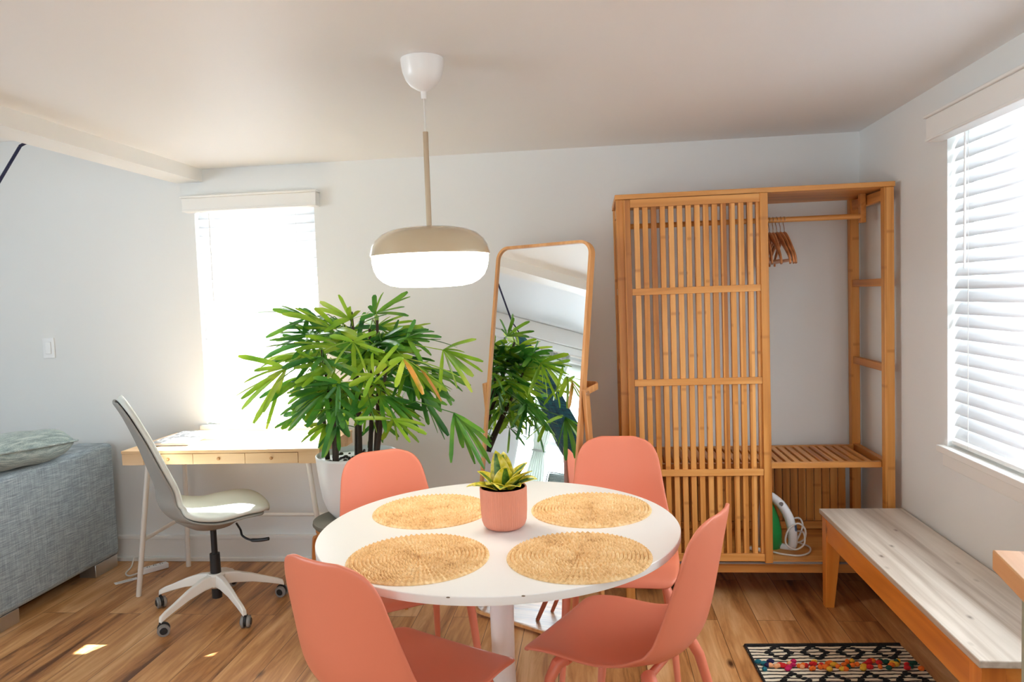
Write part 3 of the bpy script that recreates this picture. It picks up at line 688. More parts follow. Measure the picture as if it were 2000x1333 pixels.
# ------------------------------------------------------------------ rug
ra = math.radians(2.6)
t = thing('woven_rug', 'black and cream striped rug with multicoloured tufts beside the bench', 'rug', (.60, 2.07, 0), 0)
t.rotation_euler = (0, 0, ra)
RWd, RLn = .60, .90
mb = MB(); P = []
for i in range(61):
    y = RLn*i/60; P.append([Vector((RWd*j/20-.04*0, y, .007+.0012*math.sin(j*1.3+i*.7))) for j in range(21)])
mb.grid(P); mb.box(.002, RWd-.002, .002, RLn-.002, .0005, .0062)
build('rug_base', mb, MT['rug'], t, world=False)
build('black_border', MB().box(0, RWd, RLn-.014, RLn, .001, .012).box(0, .008, 0, RLn, .001, .010), MT['black_wool'], t, world=False, bevel=.003)
def dash(x, y, ang, l=.020):
    M_ = Matrix.Rotation(ang, 3, 'Z'); mb.ell((x, y, .010), l, .0046, .005, 8, 5, M_)
for rowy in (RLn-.075, RLn-.285, RLn-.495, RLn-.70):
    for k in range(4):
        mb = MB()
        cx_ = .115+k*.135; a_, b__ = .046, .052
        for q in range(4):
            x0, y0 = [(0, b__), (a_, 0), (0, -b__), (-a_, 0)][q]; x1, y1 = [(a_, 0), (0, -b__), (-a_, 0), (0, b__)][q]
            for s in (.12, .42, .72, .98): dash(cx_+x0+(x1-x0)*s, rowy+y0+(y1-y0)*s, random.uniform(-.25, .25)+(.0), .013)
        build('diamond_motif', mb, MT['black_wool'], t, world=False)
cols = [5, 5, 7, 4, 3, 4, 0, 3, 4, 6, 0, 1, 2, 2, 0, 1, 2, 1, 6, 1, 0, 2, 2, 0, 0, 0, 1, 0, 6, 6, 2, 0, 6, 6, 1]
for rowy in (RLn-.18, RLn-.60):
    mb = MB()
    for k in range(62):
        x = .015+(RWd-.03)*k/61; c_ = cols[min(len(cols)-1, max(0, int(x/RWd*len(cols))+random.choice((-2, -1, 0, 0, 0, 1, 2))))]
        mb.cur = c_; mb.ell((x, rowy+random.choice((-.026, -.012, 0, .013, .026))+random.uniform(-.005, .005), .014), random.uniform(.008, .016), random.uniform(.007, .011), .009, 9, 6)
    mb.cur = 0
    build('tuft_band', mb, TUFT, t, world=False)

# ------------------------------------------------------------------ floor mirror (leaning, turned to the left)
az = -.5713; tl = .1717; MW, MH = .5233, 1.6616
t = thing('floor_mirror', 'tall tilted standing mirror with a pale ash frame against the back wall', 'mirror', (-.5836, 3.2416, 0))
dv = Vector((math.cos(az), math.sin(az), 0)); nh = Vector((math.sin(az), -math.cos(az), 0))
uv = Vector((0, 0, math.cos(tl)))-nh*math.sin(tl); nv = dv.cross(uv); nv = nv if nv.dot(nh) > 0 else -nv
B0 = Vector((-.5836, 3.2416, .014))
def MPt(a, b, c=0): return B0+dv*a+uv*b+nv*c
def rrect(inset, r, n=8):
    out = []; x0, x1, y0, y1 = inset, MW-inset, inset, MH-inset
    for cx_, cy_, a0 in ((x1-r, y1-r, 0), (x0+r, y1-r, PI/2), (x0+r, y0+r, PI), (x1-r, y0+r, 1.5*PI)):
        for k in range(n+1): a = a0+PI/2*k/n; out.append((cx_+r*math.cos(a), cy_+r*math.sin(a)))
    return out
o_, i_ = rrect(0, .062), rrect(.013, .049)
N_ = len(o_)
mb = MB(); vs = [MPt(a, b, .008) for a, b in o_]+[MPt(a, b, .008) for a, b in i_]+[MPt(a, b, -.026) for a, b in o_]+[MPt(a, b, -.026) for a, b in i_]
fs = []
for k in range(N_):
    j = (k+1) % N_; fs += [[k, j, N_+j, N_+k], [2*N_+k, 3*N_+k, 3*N_+j, 2*N_+j], [k, 2*N_+k, 2*N_+j, j], [N_+k, N_+j, 3*N_+j, 3*N_+k]]
build('frame', mb.add(vs, fs), MT['ash'], t, bevel=.0015)
mb = MB(); vs = [MPt(a, b, -.001) for a, b in rrect(.0125, .0495)]; mb.add(vs, [list(range(N_))]); build('mirror_glass', mb, MT['mirror'], t, smooth=180)
mb = MB(); vs = [MPt(a, b, -.008) for a, b in rrect(.0128, .0492)]+[MPt(a, b, -.014) for a, b in rrect(.0128, .0492)]
mb.add(vs, [list(range(N_)), list(range(N_, 2*N_))[::-1]]+[[k, (k+1) % N_, N_+(k+1) % N_, N_+k] for k in range(N_)]); build('backing_board', mb, MT['ash'], t)
# rear stand: two legs from pivots, joined by a bentwood loop; metal pivots
pz = .995
def SP(a, h, back):   # a across, h height above floor, back = horizontal distance behind the frame pivot
    p = MPt(a, (h-.014)/uv.z, 0); return p-nh*back
legL, legR = [], []
for a in (-.012, MW+.012):
    p0 = MPt(a, pz/uv.z, -.004); p1 = Vector((p0.x, p0.y, 0))-nh*.085+Vector((0, 0, .012))
    ax = dv*.0085
    mb = MB(); tn = (p1-p0).normalized(); sd = tn.cross(dv).normalized()*.017
    e0 = p0-tn*.02
    vs = [e0-ax-sd, e0+ax-sd, e0+ax+sd, e0-ax+sd, p1-ax-sd*.8, p1+ax-sd*.8, p1+ax+sd*.8, p1-ax+sd*.8]
    mb.add(vs, [[0, 1, 2, 3], [7, 6, 5, 4], [0, 1, 5, 4], [1, 2, 6, 5], [2, 3, 7, 6], [3, 0, 4, 7]])
    build('stand_leg', mb, MT['ash'], t, bevel=.003)
    sg = -1 if a < 0 else 1
    build('pivot_bolt', MB().tube([p0+dv*sg*.006, p0+dv*sg*.012], .011, 16), MT['chrome'], t)
pa = MPt(-.006, (pz+.005)/uv.z, -.01); pb = MPt(MW+.006, (pz+.005)/uv.z, -.01)
hb = -nh*.115+Vector((0, 0, .018))
loop = [pa, pa+hb*.8, pa+hb+dv*.02, pb+hb-dv*.02, pb+hb*.8, pb]
mb = MB(); P = []
for p in loop: P.append([p+Vector((0, 0, -.014)), p+Vector((0, 0, .014))])
mb.grid(P); build('clothes_rail', mb, MT['ash'], t, solid=.008, bevel=.002)

# ------------------------------------------------------------------ stool with felt cushion, palm in a white planter
SX, SY = -1.085, 3.215
t = thing('round_stool', 'bentwood stool with a grey felt seat under the white planter', 'stool', (SX, SY, 0))
build('seat_pad', MB().lathe([(.0, .425), (.17, .425), (.185, .43), (.192, .44), (.190, .452), (.17, .458), (.0, .458)], SX, SY, 48), MT['felt'], t, smooth=60)
build('seat_disc', MB().lathe([(.0, .407), (.178, .407), (.18, .41), (.18, .425), (.0, .425)], SX, SY, 48), MT['birch'], t)
for k in range(4):
    a = math.radians(205+90*k); d_ = Vector((math.cos(a), math.sin(a), 0)); s_v = Vector((-d_.y, d_.x, 0))
    pts = bez([Vector((SX, SY, .400))+d_*.06, Vector((SX, SY, .400))+d_*.13, Vector((SX, SY, .385))+d_*.175, Vector((SX, SY, .34))+d_*.192, Vector((SX, SY, 0))+d_*.205], 6)
    P = []
    for i, p in enumerate(pts):
        tg = (pts[min(i+1, len(pts)-1)]-pts[max(i-1, 0)]).normalized(); nn = tg.cross(s_v).normalized()*.007
        P.append([p-s_v*.021-nn, p+s_v*.021-nn, p+s_v*.021+nn, p-s_v*.021+nn])
    build('leg', MB().grid(P, closed_v=True), MT['birch'], t, bevel=.002)
PCX, PCY = -1.075, 3.235; PB = .459
t = thing('potted_lady_palm', 'large fan-leaved lady palm in a white planter beside the desk', 'plant', (PCX, PCY, PB))
prof = [(.0, PB), (.085, PB), (.115, PB+.010), (.140, PB+.04), (.158, PB+.09), (.168, PB+.15), (.176, PB+.22), (.181, PB+.272), (.182, PB+.282), (.178, PB+.285), (.174, PB+.280), (.172, PB+.262)]
build('planter', MB().lathe(prof, PCX, PCY, 64), MT['pot_white'], t, smooth=60)
# watering slot with a copper-toned lip, low on the side towards the table
a = math.atan2(-.93, .18); d_ = Vector((math.cos(a), math.sin(a), 0)); s_v = Vector((-d_.y, d_.x, 0)); c0 = Vector((PCX, PCY, PB+.055))+d_*.146
M3 = Matrix((s_v, d_, Vector((0, 0, 1)))).transposed()
build('water_inlet', MB().ell(c0, .034, .010, .013, 20, 8, M3), plain('amber_inlet', lin(176, 118, 92), .4), t)
mb = MB().lathe([(.0, PB+.262), (.17, PB+.256), (.172, PB+.24)], PCX, PCY, 48)
for k in range(70):
    r_ = random.uniform(0, .155); a = random.uniform(0, 2*PI); mb.ell((PCX+r_*math.cos(a), PCY+r_*math.sin(a), PB+.262), random.uniform(.006, .016), random.uniform(.006, .014), random.uniform(.005, .012), 7, 5)
build('soil', mb, MT['soil'], t)
stems = []
for sx_, sy_, tx_, ty_, tz_ in ((-.13, -.02, -1.24, 3.20, 1.10), (-.085, -.05, -1.17, 3.12, 1.22), (-.07, -.08, -1.12, 3.08, 1.02), (.02, -.02, -1.05, 3.18, 1.38), (.05, .03, -.99, 3.24, 1.30), (.085, .0, -.93, 3.16, 1.34), (.10, -.05, -.88, 3.10, 1.18), (-.02, .06, -1.10, 3.30, 1.30)):
    pts = bez([(PCX+sx_, PCY+sy_, PB+.25), ((PCX+sx_)*.6+tx_*.4+.01, (PCY+sy_)*.6+ty_*.4, PB+.25+(tz_-PB-.25)*.45), (tx_, ty_, tz_)], 8)
    stems.append(pts)
    build('stem', MB().tube(pts, [.012-.006*i/(len(pts)-1) for i in range(len(pts))], 8), MT['stem'], t)
FR = [[[-1.278,3.25,1.36],[[-1.495,3.167,1.388],[-1.354,3.141,1.417],[-1.455,3.199,1.278],[-1.259,3.151,1.29],[-1.173,3.133,1.297],[-1.145,3.2,1.342]]],[[-1.03,3.1,1.348],[[-1.18,3.154,1.429],[-1.087,3.13,1.456],[-1.183,3.123,1.4],[-1.005,3.014,1.402],[-1.102,3.077,1.333],[-0.927,3.025,1.37],[-0.958,3.005,1.386],[-1.108,2.991,1.303]]],[[-0.949,3.2,1.366],[[-0.881,3.113,1.46],[-0.965,3.255,1.451],[-0.808,3.236,1.458],[-0.796,3.231,1.436],[-0.985,3.23,1.403],[-0.794,3.109,1.393],[-0.784,3.132,1.353],[-1.018,3.195,1.344]]],[[-1.303,3.05,1.152],[[-1.524,3.066,1.207],[-1.553,3.091,1.033],[-1.537,3.096,0.971],[-1.411,2.937,0.936],[-1.403,3.041,0.893],[-1.45,3.054,1.143],[-1.5,3.021,1.027],[-1.375,2.956,0.978],[-1.481,3.015,1.095]]],[[-1.249,3.2,1.247],[[-1.41,3.088,1.241],[-1.497,3.257,1.177],[-1.396,3.243,1.286],[-1.337,3.18,1.343],[-1.409,3.13,1.268],[-1.238,3.252,1.149],[-1.29,3.184,1.132]]],[[-1.04,2.95,1.093],[[-1.265,2.996,1.098],[-1.149,2.99,0.986],[-1.045,2.922,0.92],[-0.964,2.903,1.029],[-1.249,2.94,1.064],[-0.94,2.906,1.062],[-1.112,2.852,1.128]]],[[-0.75,2.9,1.192],[[-0.662,2.831,1.055],[-0.614,2.933,1.012],[-0.513,2.779,1.127],[-0.757,2.779,1.091],[-0.812,2.895,1.171],[-0.557,2.826,1.064],[-0.872,2.877,1.098]]],[[-0.786,3.1,1.263],[[-0.63,3.064,1.262],[-0.655,3.039,1.286],[-0.7,3.169,1.179],[-0.557,3.009,1.222],[-0.872,3.053,1.211],[-0.704,3.011,1.158],[-0.746,3.097,1.339]]],[[-0.633,3.1,1.206],[[-0.478,3.025,1.25],[-0.455,3.041,1.157],[-0.511,3.119,1.089],[-0.459,3.034,1.115],[-0.513,3.082,1.026],[-0.59,3.151,1.034],[-0.63,2.99,1.044],[-0.519,2.982,1.201]]],[[-0.568,2.95,0.961],[[-0.571,2.866,0.776],[-0.541,2.973,0.812],[-0.491,2.943,0.752],[-0.444,2.867,0.794],[-0.412,2.886,0.833],[-0.433,2.856,0.895],[-0.424,2.912,0.761],[-0.434,2.829,0.759]]],[[-0.732,3.1,1.008],[[-0.627,3.109,0.838],[-0.653,3.149,0.813],[-0.663,3.161,0.935],[-0.681,3.117,0.933],[-0.721,3.162,0.878],[-0.645,2.974,0.876],[-0.611,3.028,0.981]]],[[-0.821,2.95,0.94],[[-0.89,3.013,0.843],[-0.816,2.975,0.847],[-0.743,2.902,0.852],[-0.733,3.009,0.83],[-0.684,2.944,0.876],[-0.698,2.984,0.903],[-0.965,2.879,0.955],[-0.827,2.858,1.0]]],[[-1.349,3.3,0.91],[[-1.464,3.259,0.858],[-1.407,3.197,0.865],[-1.382,3.246,0.868],[-1.466,3.362,0.898],[-1.274,3.236,0.862],[-1.346,3.172,0.955]]],[[-1.201,3.2,0.88],[[-1.268,3.079,0.824],[-1.196,3.104,0.787],[-1.287,3.227,0.801],[-1.261,3.143,0.848],[-1.147,3.128,0.818],[-1.253,3.089,0.894]]],[[-1.051,2.95,0.99],[[-1.169,3.016,0.912],[-1.087,2.905,0.896],[-0.998,2.862,0.919],[-1.082,2.832,0.81],[-0.944,2.831,0.962],[-1.12,2.854,0.995],[-1.012,2.955,0.868]]],[[-1.09,3.05,0.904],[[-1.054,2.95,0.812],[-1.134,2.928,0.829],[-1.147,3.018,0.772],[-1.017,2.97,0.865],[-1.042,3.12,0.879]]],[[-0.878,2.9,1.128],[[-0.917,2.794,1.141],[-0.818,2.876,1.173],[-0.777,2.925,1.246],[-0.907,2.852,1.046],[-0.838,2.968,1.034],[-0.971,2.866,1.09],[-0.854,2.818,1.223]]],[[-1.295,3.35,1.289],[[-1.389,3.302,1.339],[-1.388,3.227,1.317],[-1.432,3.304,1.226],[-1.205,3.27,1.171],[-1.386,3.398,1.191],[-1.216,3.386,1.253]]],[[-0.973,2.95,1.261],[[-1.086,2.92,1.227],[-1.009,2.826,1.183],[-0.902,2.871,1.143],[-0.819,2.868,1.218],[-0.847,2.862,1.301],[-1.04,2.866,1.29],[-0.988,2.994,1.132]]],[[-0.8,3.25,1.088],[[-0.65,3.148,1.047],[-0.609,3.13,1.067],[-0.7,3.306,0.915],[-0.733,3.233,0.952],[-0.881,3.318,0.955],[-0.795,3.201,0.934]]],[[-0.729,3.3,1.106],[[-0.6,3.35,1.072],[-0.555,3.301,1.026],[-0.652,3.328,0.936],[-0.702,3.319,0.926],[-0.588,3.269,1.006]]],[[-0.97,3.1,0.965],[[-0.998,2.989,0.908],[-0.965,3.012,0.874],[-0.952,3.145,0.849],[-0.89,3.15,0.871],[-0.872,3.155,0.906],[-1.017,3.037,0.964]]],[[-1.073,3.3,1.159],[[-1.189,3.301,1.194],[-1.165,3.33,1.088],[-0.998,3.298,1.087],[-0.973,3.333,1.16],[-1.072,3.276,1.28],[-1.04,3.301,1.05]]],[[-1.149,3.05,1.166],[[-1.275,3.057,1.15],[-1.225,2.974,1.227],[-1.237,3.105,1.066],[-1.167,3.111,1.028],[-1.029,2.935,1.094],[-1.086,3.114,1.182]]],[[-0.915,3.25,1.203],[[-0.79,3.312,1.219],[-0.793,3.254,1.279],[-0.793,3.129,1.149],[-0.921,3.3,1.085],[-0.961,3.146,1.176],[-0.875,3.314,1.335]]],[[-0.996,3.3,0.871],[[-1.042,3.303,0.75],[-0.94,3.182,0.798],[-0.87,3.203,0.818],[-0.854,3.297,0.85],[-1.073,3.284,0.805]]],[[-1.27,3.25,1.024],[[-1.384,3.269,1.011],[-1.415,3.305,0.962],[-1.298,3.164,0.95],[-1.199,3.121,0.967],[-1.202,3.304,0.977],[-1.287,3.123,1.078]]],[[-0.862,3.2,0.96],[[-0.764,3.245,0.889],[-0.749,3.093,0.855],[-0.84,3.232,0.818],[-0.925,3.227,0.845],[-0.952,3.246,0.93],[-0.741,3.18,0.936]]]]
def leaflet(mb, h, tip, w0, droop, face=None):
    h = Vector(h); tip = Vector(tip); ax = tip-h; L_ = ax.length
    s_ = ax.cross(face or Vector((0, -.3, 1)))
    if s_.length < 1e-4: s_ = Vector((1, 0, 0))
    s_.normalize()
    nn = s_.cross(ax.normalized()); nn = nn if nn.z > 0 else -nn
    n = 7; P = []
    for i in range(n+1):
        s = i/n; p = h+ax*s+Vector((0, 0, 1))*droop*L_*math.sin(PI*s)
        w_ = w0*(.30+.70*min(1, s/.30))*(1 if s < .88 else 1-.55*((s-.88)/.12)) if i else w0*.25
        P.append([p-s_*w_/2+nn*w_*.16, p, p+s_*w_/2+nn*w_*.16])
    mb.grid(P)
def petiole(mb, h):
    best = None
    for st in stems:
        for i, p in enumerate(st[3:]):
            dd = (p-h).length+(.15 if p.z > h.z else 0)
            if best is None or dd < best[0]: best = (dd, p)
    p = best[1]; mid = (p+h)/2+Vector((0, 0, .04)); mb.tube([p, mid, h], [.0028, .0022, .002], 5, cap=False)
nf = 0
for hub, tips in FR:
    h = Vector(hub); mb = MB(); petiole(mb, h); fc = Vector((random.uniform(-.3, .5), -.75, .65))
    for k, tp in enumerate(tips):
        tp = Vector(tp); L_ = (tp-h).length
        if L_ > .36: tp = h+(tp-h)*.36/L_
        leaflet(mb, h, tp, random.uniform(.017, .025), random.uniform(-.01, .06), fc+Vector([random.uniform(-.8, .8) for _ in range(3)]))
    mt_ = MT['leaf_b'] if nf % 5 in (1, 3) else MT['leaf_a']
    o = build('frond', mb, mt_, t, smooth=80); nf += 1
mb = MB(); h = Vector(FR[6][0])+Vector((.0, -.01, -.005))
leaflet(mb, h, Vector(FR[6][1][0])+Vector((0, -.01, 0)), .022, .05); leaflet(mb, h+Vector((.05, 0, -.02)), Vector(FR[6][1][1])+Vector((.0, -.01, 0)), .022, .05)
o = build('withered_leaflets', mb, MT['leaf_brown'], t, smooth=80); o['label'] = 'scorched tan and yellow leaflets'
rnd = random.Random(11)
CEN = Vector((-1.06, 3.20, 1.13))
for k in range(58):
    th = rnd.uniform(0, 2*PI); ph = rnd.uniform(-.75, 1.15)
    dr = Vector((math.cos(th)*math.cos(ph), math.sin(th)*math.cos(ph), math.sin(ph)))
    rr = rnd.uniform(.45, 1)
    h = CEN+Vector((dr.x*.30*rr, dr.y*.20*rr, dr.z*.25*rr))
    ax = (Vector((dr.x, dr.y*.8, dr.z*.6))+Vector((0, 0, -.15))).normalized(); sd = ax.cross(Vector((0, 0, 1))).normalized(); sd = (sd+Vector((0, 0, rnd.uniform(-.4, .4)))).normalized()
    mb = MB(); petiole(mb, h); nl = rnd.randint(6, 9); Lf = rnd.uniform(.17, .25)
    for q in range(nl):
        a = (-1.6+3.2*q/(nl-1))+rnd.uniform(-.12, .12); dd = (ax*math.cos(a)+sd*math.sin(a)).normalized(); dd = (dd+Vector((0, 0, -.18-.12*rnd.random()))).normalized()
        tp = h+dd*Lf*rnd.uniform(.85, 1.1)
        tp.y = min(tp.y, 3.80)
        leaflet(mb, h, tp, rnd.uniform(.017, .025), rnd.uniform(-.01, .06), Vector((rnd.uniform(-.9, .9), -.4+rnd.uniform(-.7, .7), .7+rnd.uniform(-.5, .3))))
    build('frond', mb, MT['leaf_b'] if k % 5 < 2 else MT['leaf_a'], t, smooth=80)

# ------------------------------------------------------------------ desk
DX, DXE, DY, DYE = -2.293, -1.297, 3.358, 3.848
t = thing('writing_desk', 'pale pine desk with three slim drawers and white metal legs under the back window', 'desk', (DX, DY, 0))
PP = MT['pale_pine']
build('desktop', MB().box(DX, DXE, DY, DYE, .725, .74), PP, t, bevel=.0015)
build('desk_body', MB().box(DX+.002, -2.181, DY+.002, DYE-.002, .670, .7247).box(-1.402, DXE-.002, DY+.002, DYE-.002, .670, .7247).box(-2.181, -1.402, DY+.03, DYE-.002, .670, .7247), PP, t, bevel=.001)
knob_x = []
for a, b in ((-2.179, -1.929), (-1.927, -1.667), (-1.665, -1.404)):
    dr = build('drawer', MB().box(a, b, DY+.001, DY+.029, .672, .7225), PP, t, bevel=.0012)
    cx_ = (a+b)/2
    build('knob', MB().ell((cx_, DY-.003, .698), .008, .007, .008, 12, 8), plain('pine_knob', lin(206, 158, 108), .5), dr)
WM = MT['white_metal']
for x0, x1 in ((-2.185, -2.285), (-1.372, -1.302)):
    for y0, y1 in ((DY+.045, 3.408), (DYE-.045, DYE-.03)):
        xx1 = x1 if y0 < 3.6 else (x1+.03 if x1 < -2 else x1-.03)
        xx0 = x0 if y0 < 3.6 else (x0-.045 if x1 < -2 else x0)
        build('leg', MB().tube([(xx0, y0, .672), (xx1, y1, 0)], .0125, 12), WM, t)
    k = .283/.672; xm = x0+(x1-x0)*(1-k)
    xr0 = (x0-.045+(x1+.03-x0+.045)*(1-k)) if x1 < -2 else x0+(x1-.03-x0)*(1-k)
    build('side_bar', MB().tube([(xm, DY+.048, .283), (xr0, DYE-.036, .290)], .0095, 10), WM, t)
build('rear_bar', MB().tube([(-2.262, DYE-.035, .290), (-1.345, DYE-.035, .290)], .0095, 10), WM, t)
# magazine on the desk
t = thing('magazine', 'glossy white magazine with grey marbled cover lying at the desk left end', 'magazine', (-2.1, 3.6, .741))
def marble():
    m, nt, b = newmat('marbled_cover'); tc = nt.nodes.new('ShaderNodeTexCoord'); n = nt.nodes.new('ShaderNodeTexNoise'); n.inputs['Scale'].default_value = 14; n.inputs['Detail'].default_value = 6; n.inputs['Distortion'].default_value = 2.5
    nt.links.new(tc.outputs['Object'], n.inputs['Vector']); nt.links.new(ramp(nt, n.outputs['Fac'], [(.44, (.30, .30, .32, 1)), (.5, (.72, .72, .73, 1)), (.6, (.82, .82, .82, 1))]), b.inputs['Base Color']); b.inputs['Roughness'].default_value = .3
    return m
mrot = Matrix.Translation((-2.12, 3.635, 0)) @ Matrix.Rotation(.02, 4, 'Z')
build('pages', MB().box(-.10, .10, -.16, .17, .7415, .7545, mrot), plain('paper_edge', (.80, .79, .76, 1), .8), t)
build('cover', MB().box(-.102, .102, -.163, .173, .7545, .7560, mrot).box(-.104, -.102, -.163, .173, .741, .756, mrot), marble(), t)
build('spine_band', MB().box(-.102, .102, -.1645, -.163, .741, .7430, mrot), MT['grey_plastic'], t)

# ------------------------------------------------------------------ office chair (local +x = facing)
t = thing('office_chair', 'off-white upholstered swivel chair on a five-star base with casters', 'chair', (-1.795, 3.265, 0), math.radians(37))
cp_ = bez([(.225, 0, .468), (.20, 0, .492), (.12, 0, .498), (.0, 0, .480), (-.10, 0, .474), (-.165, 0, .492), (-.205, 0, .545), (-.212, 0, .62), (-.235, 0, .70), (-.275, 0, .83), (-.325, 0, .96), (-.362, 0, 1.032)], 5)
L = [0]
for a, b in zip(cp_, cp_[1:]): L.append(L[-1]+(b-a).length)
def shell_rows(off, wk=1.0, sag=1.0, thick=0.0, crop=(0, 1)):
    rows = []; W = L[-1]
    hw = [(0, .185), (.06, .215), (.18, .235), (.33, .232), (.44, .205), (.52, .195), (.60, .212), (.70, .215), (.82, .195), (.93, .17), (1, .14)]
    cu = [(0, -.012), (.1, -.012), (.25, .0), (.36, .035), (.45, .062), (.55, .050), (.7, .032), (.85, .02), (1, .01)]
    for i, p in enumerate(cp_):
        s = L[i]/W
        if s < crop[0] or s > crop[1]: continue
        tg = (cp_[min(i+1, len(cp_)-1)]-cp_[max(i-1, 0)]).normalized(); nn = Vector((-tg.z, 0, tg.x))
        if nn.x+nn.z < 0: nn = -nn
        k = 1; d0, d1 = L[i], W-L[i]
        if d0 < .08: k = .62+.38*(1-(1-d0/.08)**2.2)**(1/2.2)
        if d1 < .09: k = .5+.5*(1-(1-d1/.09)**2.2)**(1/2.2)
        w_ = lerp_tab(hw, s)*k*wk; c_ = lerp_tab(cu, s)*sag; row = []
        for j in range(15):
            u = j/14*2-1; row.append(p+Vector((0, u*w_, 0))+nn*(c_*(abs(u)**2.2)+off+thick*(1-abs(u)**4)))
        rows.append(row)
    return rows
build('upholstered_pad', MB().grid(shell_rows(.004, 1, 1, .010)), MT['chair_fabric'], t, world=False, solid=.026, sub=1, smooth=180)
build('outer_shell', MB().grid(shell_rows(-.016, .985)), MT['chair_shell'], t, world=False, solid=.012, sub=1, smooth=180)
mb = MB().lathe([(.0, .395), (.05, .395), (.09, .405), (.13, .43), (.16, .452), (.165, .462), (.0, .464)], .0, 0, 32)
build('mechanism_cover', mb, MT['chair_shell'], t, world=False, smooth=60)
build('height_lever', MB().tube(bez([(.10, -.03, .40), (.10, -.12, .392), (.10, -.16, .375), (.125, -.20, .362), (.16, -.245, .366), (.19, -.275, .374)], 4), [.005]*13+[.0085]*8, 8), MT['black'], t, world=False)
build('gas_cylinder', MB().lathe([(.014, .38), (.014, .27), (.023, .27), (.024, .175), (.020, .172), (.020, .165), (.0, .165)], 0, 0, 20), MT['black'], t, world=False)
build('lower_cylinder', MB().lathe([(.024, .17), (.023, .06), (.020, .058), (.0, .058)], 0, 0, 20), MT['black'], t, world=False)
hubp = MB().lathe([(.0, .178), (.035, .178), (.042, .170), (.042, .12), (.03, .11), (.0, .11)], 0, 0, 28)
build('hub', hubp, WM, t, world=False)
c37 = math.radians(37)
for k in range(5):
    a = math.radians(-112.5+72*k)-c37; d_ = Vector((math.cos(a), math.sin(a), 0)); s_v = Vector((-d_.y, d_.x, 0))
    pts = [(.02, .148, .022, .028), (.08, .145, .018, .026), (.16, .125, .014, .020), (.235, .098, .012, .015), (.275, .084, .0115, .014), (.300, .072, .011, .012), (.304, .060, .010, .006)]
    P = []
    for r_, z_, hw_, hh_ in pts:
        c_ = d_*r_+Vector((0, 0, z_)); P.append([c_-s_v*hw_-Vector((0, 0, hh_)), c_+s_v*hw_-Vector((0, 0, hh_)), c_+s_v*hw_*.7+Vector((0, 0, hh_)), c_-s_v*hw_*.7+Vector((0, 0, hh_))])
    mb = MB().grid(P, closed_v=True); mb.f += [[0, 1, 2, 3], [24, 25, 26, 27]]; mb.mi += [0, 0]
    ar = build('base_arm', mb, WM, t, world=False, bevel=.004, segs=3)
    cc = d_*.302; wd = Vector((math.cos(a+.9), math.sin(a+.9), 0)); off = Vector((-wd.y, wd.x, 0))*.012
    cs = build('caster', MB().tube([cc+Vector((0, 0, .06)), cc+Vector((0, 0, .045))], .006, 10).tube([cc+off+Vector((0, 0, .028))-wd*.004+Vector((0,0,.006)), cc+off+Vector((0, 0, .034))+wd*.004], .026, 20), MT['black'], ar, world=False)
    for sg in (-1, 1):
        c_ = cc+off+wd*sg*.014+Vector((0, 0, .0265))
        build('wheel', MB().tube([c_-wd*sg*.007, c_+wd*sg*.004], .0262, 24).tube([c_+wd*sg*.004, c_+wd*sg*.008], [.019, .017], 20), MT['grey_plastic'] if sg > 0 else MT['grey_plastic'], ar, world=False)
        build('wheel_cap', MB().tube([c_+wd*sg*.008, c_+wd*sg*.010], [.016, .014], 20), MT['black'], ar, world=False)

# ------------------------------------------------------------------ power strip on the floor
t = thing('power_strip', 'white power strip on the floor behind the desk leg near the sofa', 'power strip', (-2.43, 3.74, 0))
Ms = Matrix.Translation((-2.415, 3.745, 0)) @ Matrix.Rotation(math.radians(52), 4, 'Z')
build('housing', MB().box(-.075, .075, -.021, .021, .001, .030, Ms), MT['plastic'], t, bevel=.004)
mb = MB()
for k in range(4):
    for dx_ in (-.006, .006): mb.box(-.06+k*.034+dx_-.0018, -.06+k*.034+dx_+.0018, -.006, .006, .0296, .0306, Ms)
    mb.box(-.06+k*.034-.002, -.06+k*.034+.002, .009, .013, .0296, .0306, Ms)
build('sockets', mb, MT['black'], t)
build('cable', MB().tube(bez([(-2.462, 3.686, .012), (-2.50, 3.66, .006), (-2.545, 3.70, .006), (-2.565, 3.78, .012), (-2.58, 3.83, .05), (-2.60, 3.85, .02)], 6), .004, 8), MT['cord'], t)
Mt = Matrix.Translation((-2.478, 3.60, 0)) @ Matrix.Rotation(math.radians(48), 4, 'Z')
build('paper_tag', MB().box(-.055, .055, -.018, .018, .0008, .0022, Mt), plain('tag_paper', (.85, .86, .88, 1), .6), t)
mb = MB()
for k in range(3): mb.box(-.042, .03, -.011+k*.009, -.0095+k*.009, .0021, .0025, Mt)
build('tag_print', mb, MT['grey_plastic'], t)

# ------------------------------------------------------------------ sofa in the left room
def pillow_mesh(w, h, d, n=12, puff=4):
    rows = []; mb = MB()
    for sgn in (1, -1):
        P = []
        for i in range(n+1):
            row = []
            for j in range(n+1):
                u = i/n*2-1; v = j/n*2-1; k = (max(0, 1-abs(u)**puff)*max(0, 1-abs(v)**puff))**.42
                pin = 1-.06*(u*u*v*v)
                row.append(Vector((u*w/2*pin, sgn*k*d/2+.004*math.sin(9*u+3*v)*k, v*h/2*pin)))
            P.append(row)
        mb.grid(P)
    return mb
t = thing('corner_sofa', 'slate blue tweed sofa with metal block feet at the left edge', 'sofa', (-3.4, 3.35, 0))
SF = MT['sofa']
build('armrest', MB().box(-2.875, -2.665, 2.86, 3.845, .065, .695), SF, t, bevel=.03, segs=4)
build('armrest', MB().box(-4.44, -4.24, 2.86, 3.845, .065, .695), SF, t, bevel=.03, segs=4)
build('backrest', MB().box(-4.24, -2.875, 3.62, 3.845, .065, .69), SF, t, bevel=.03, segs=4)
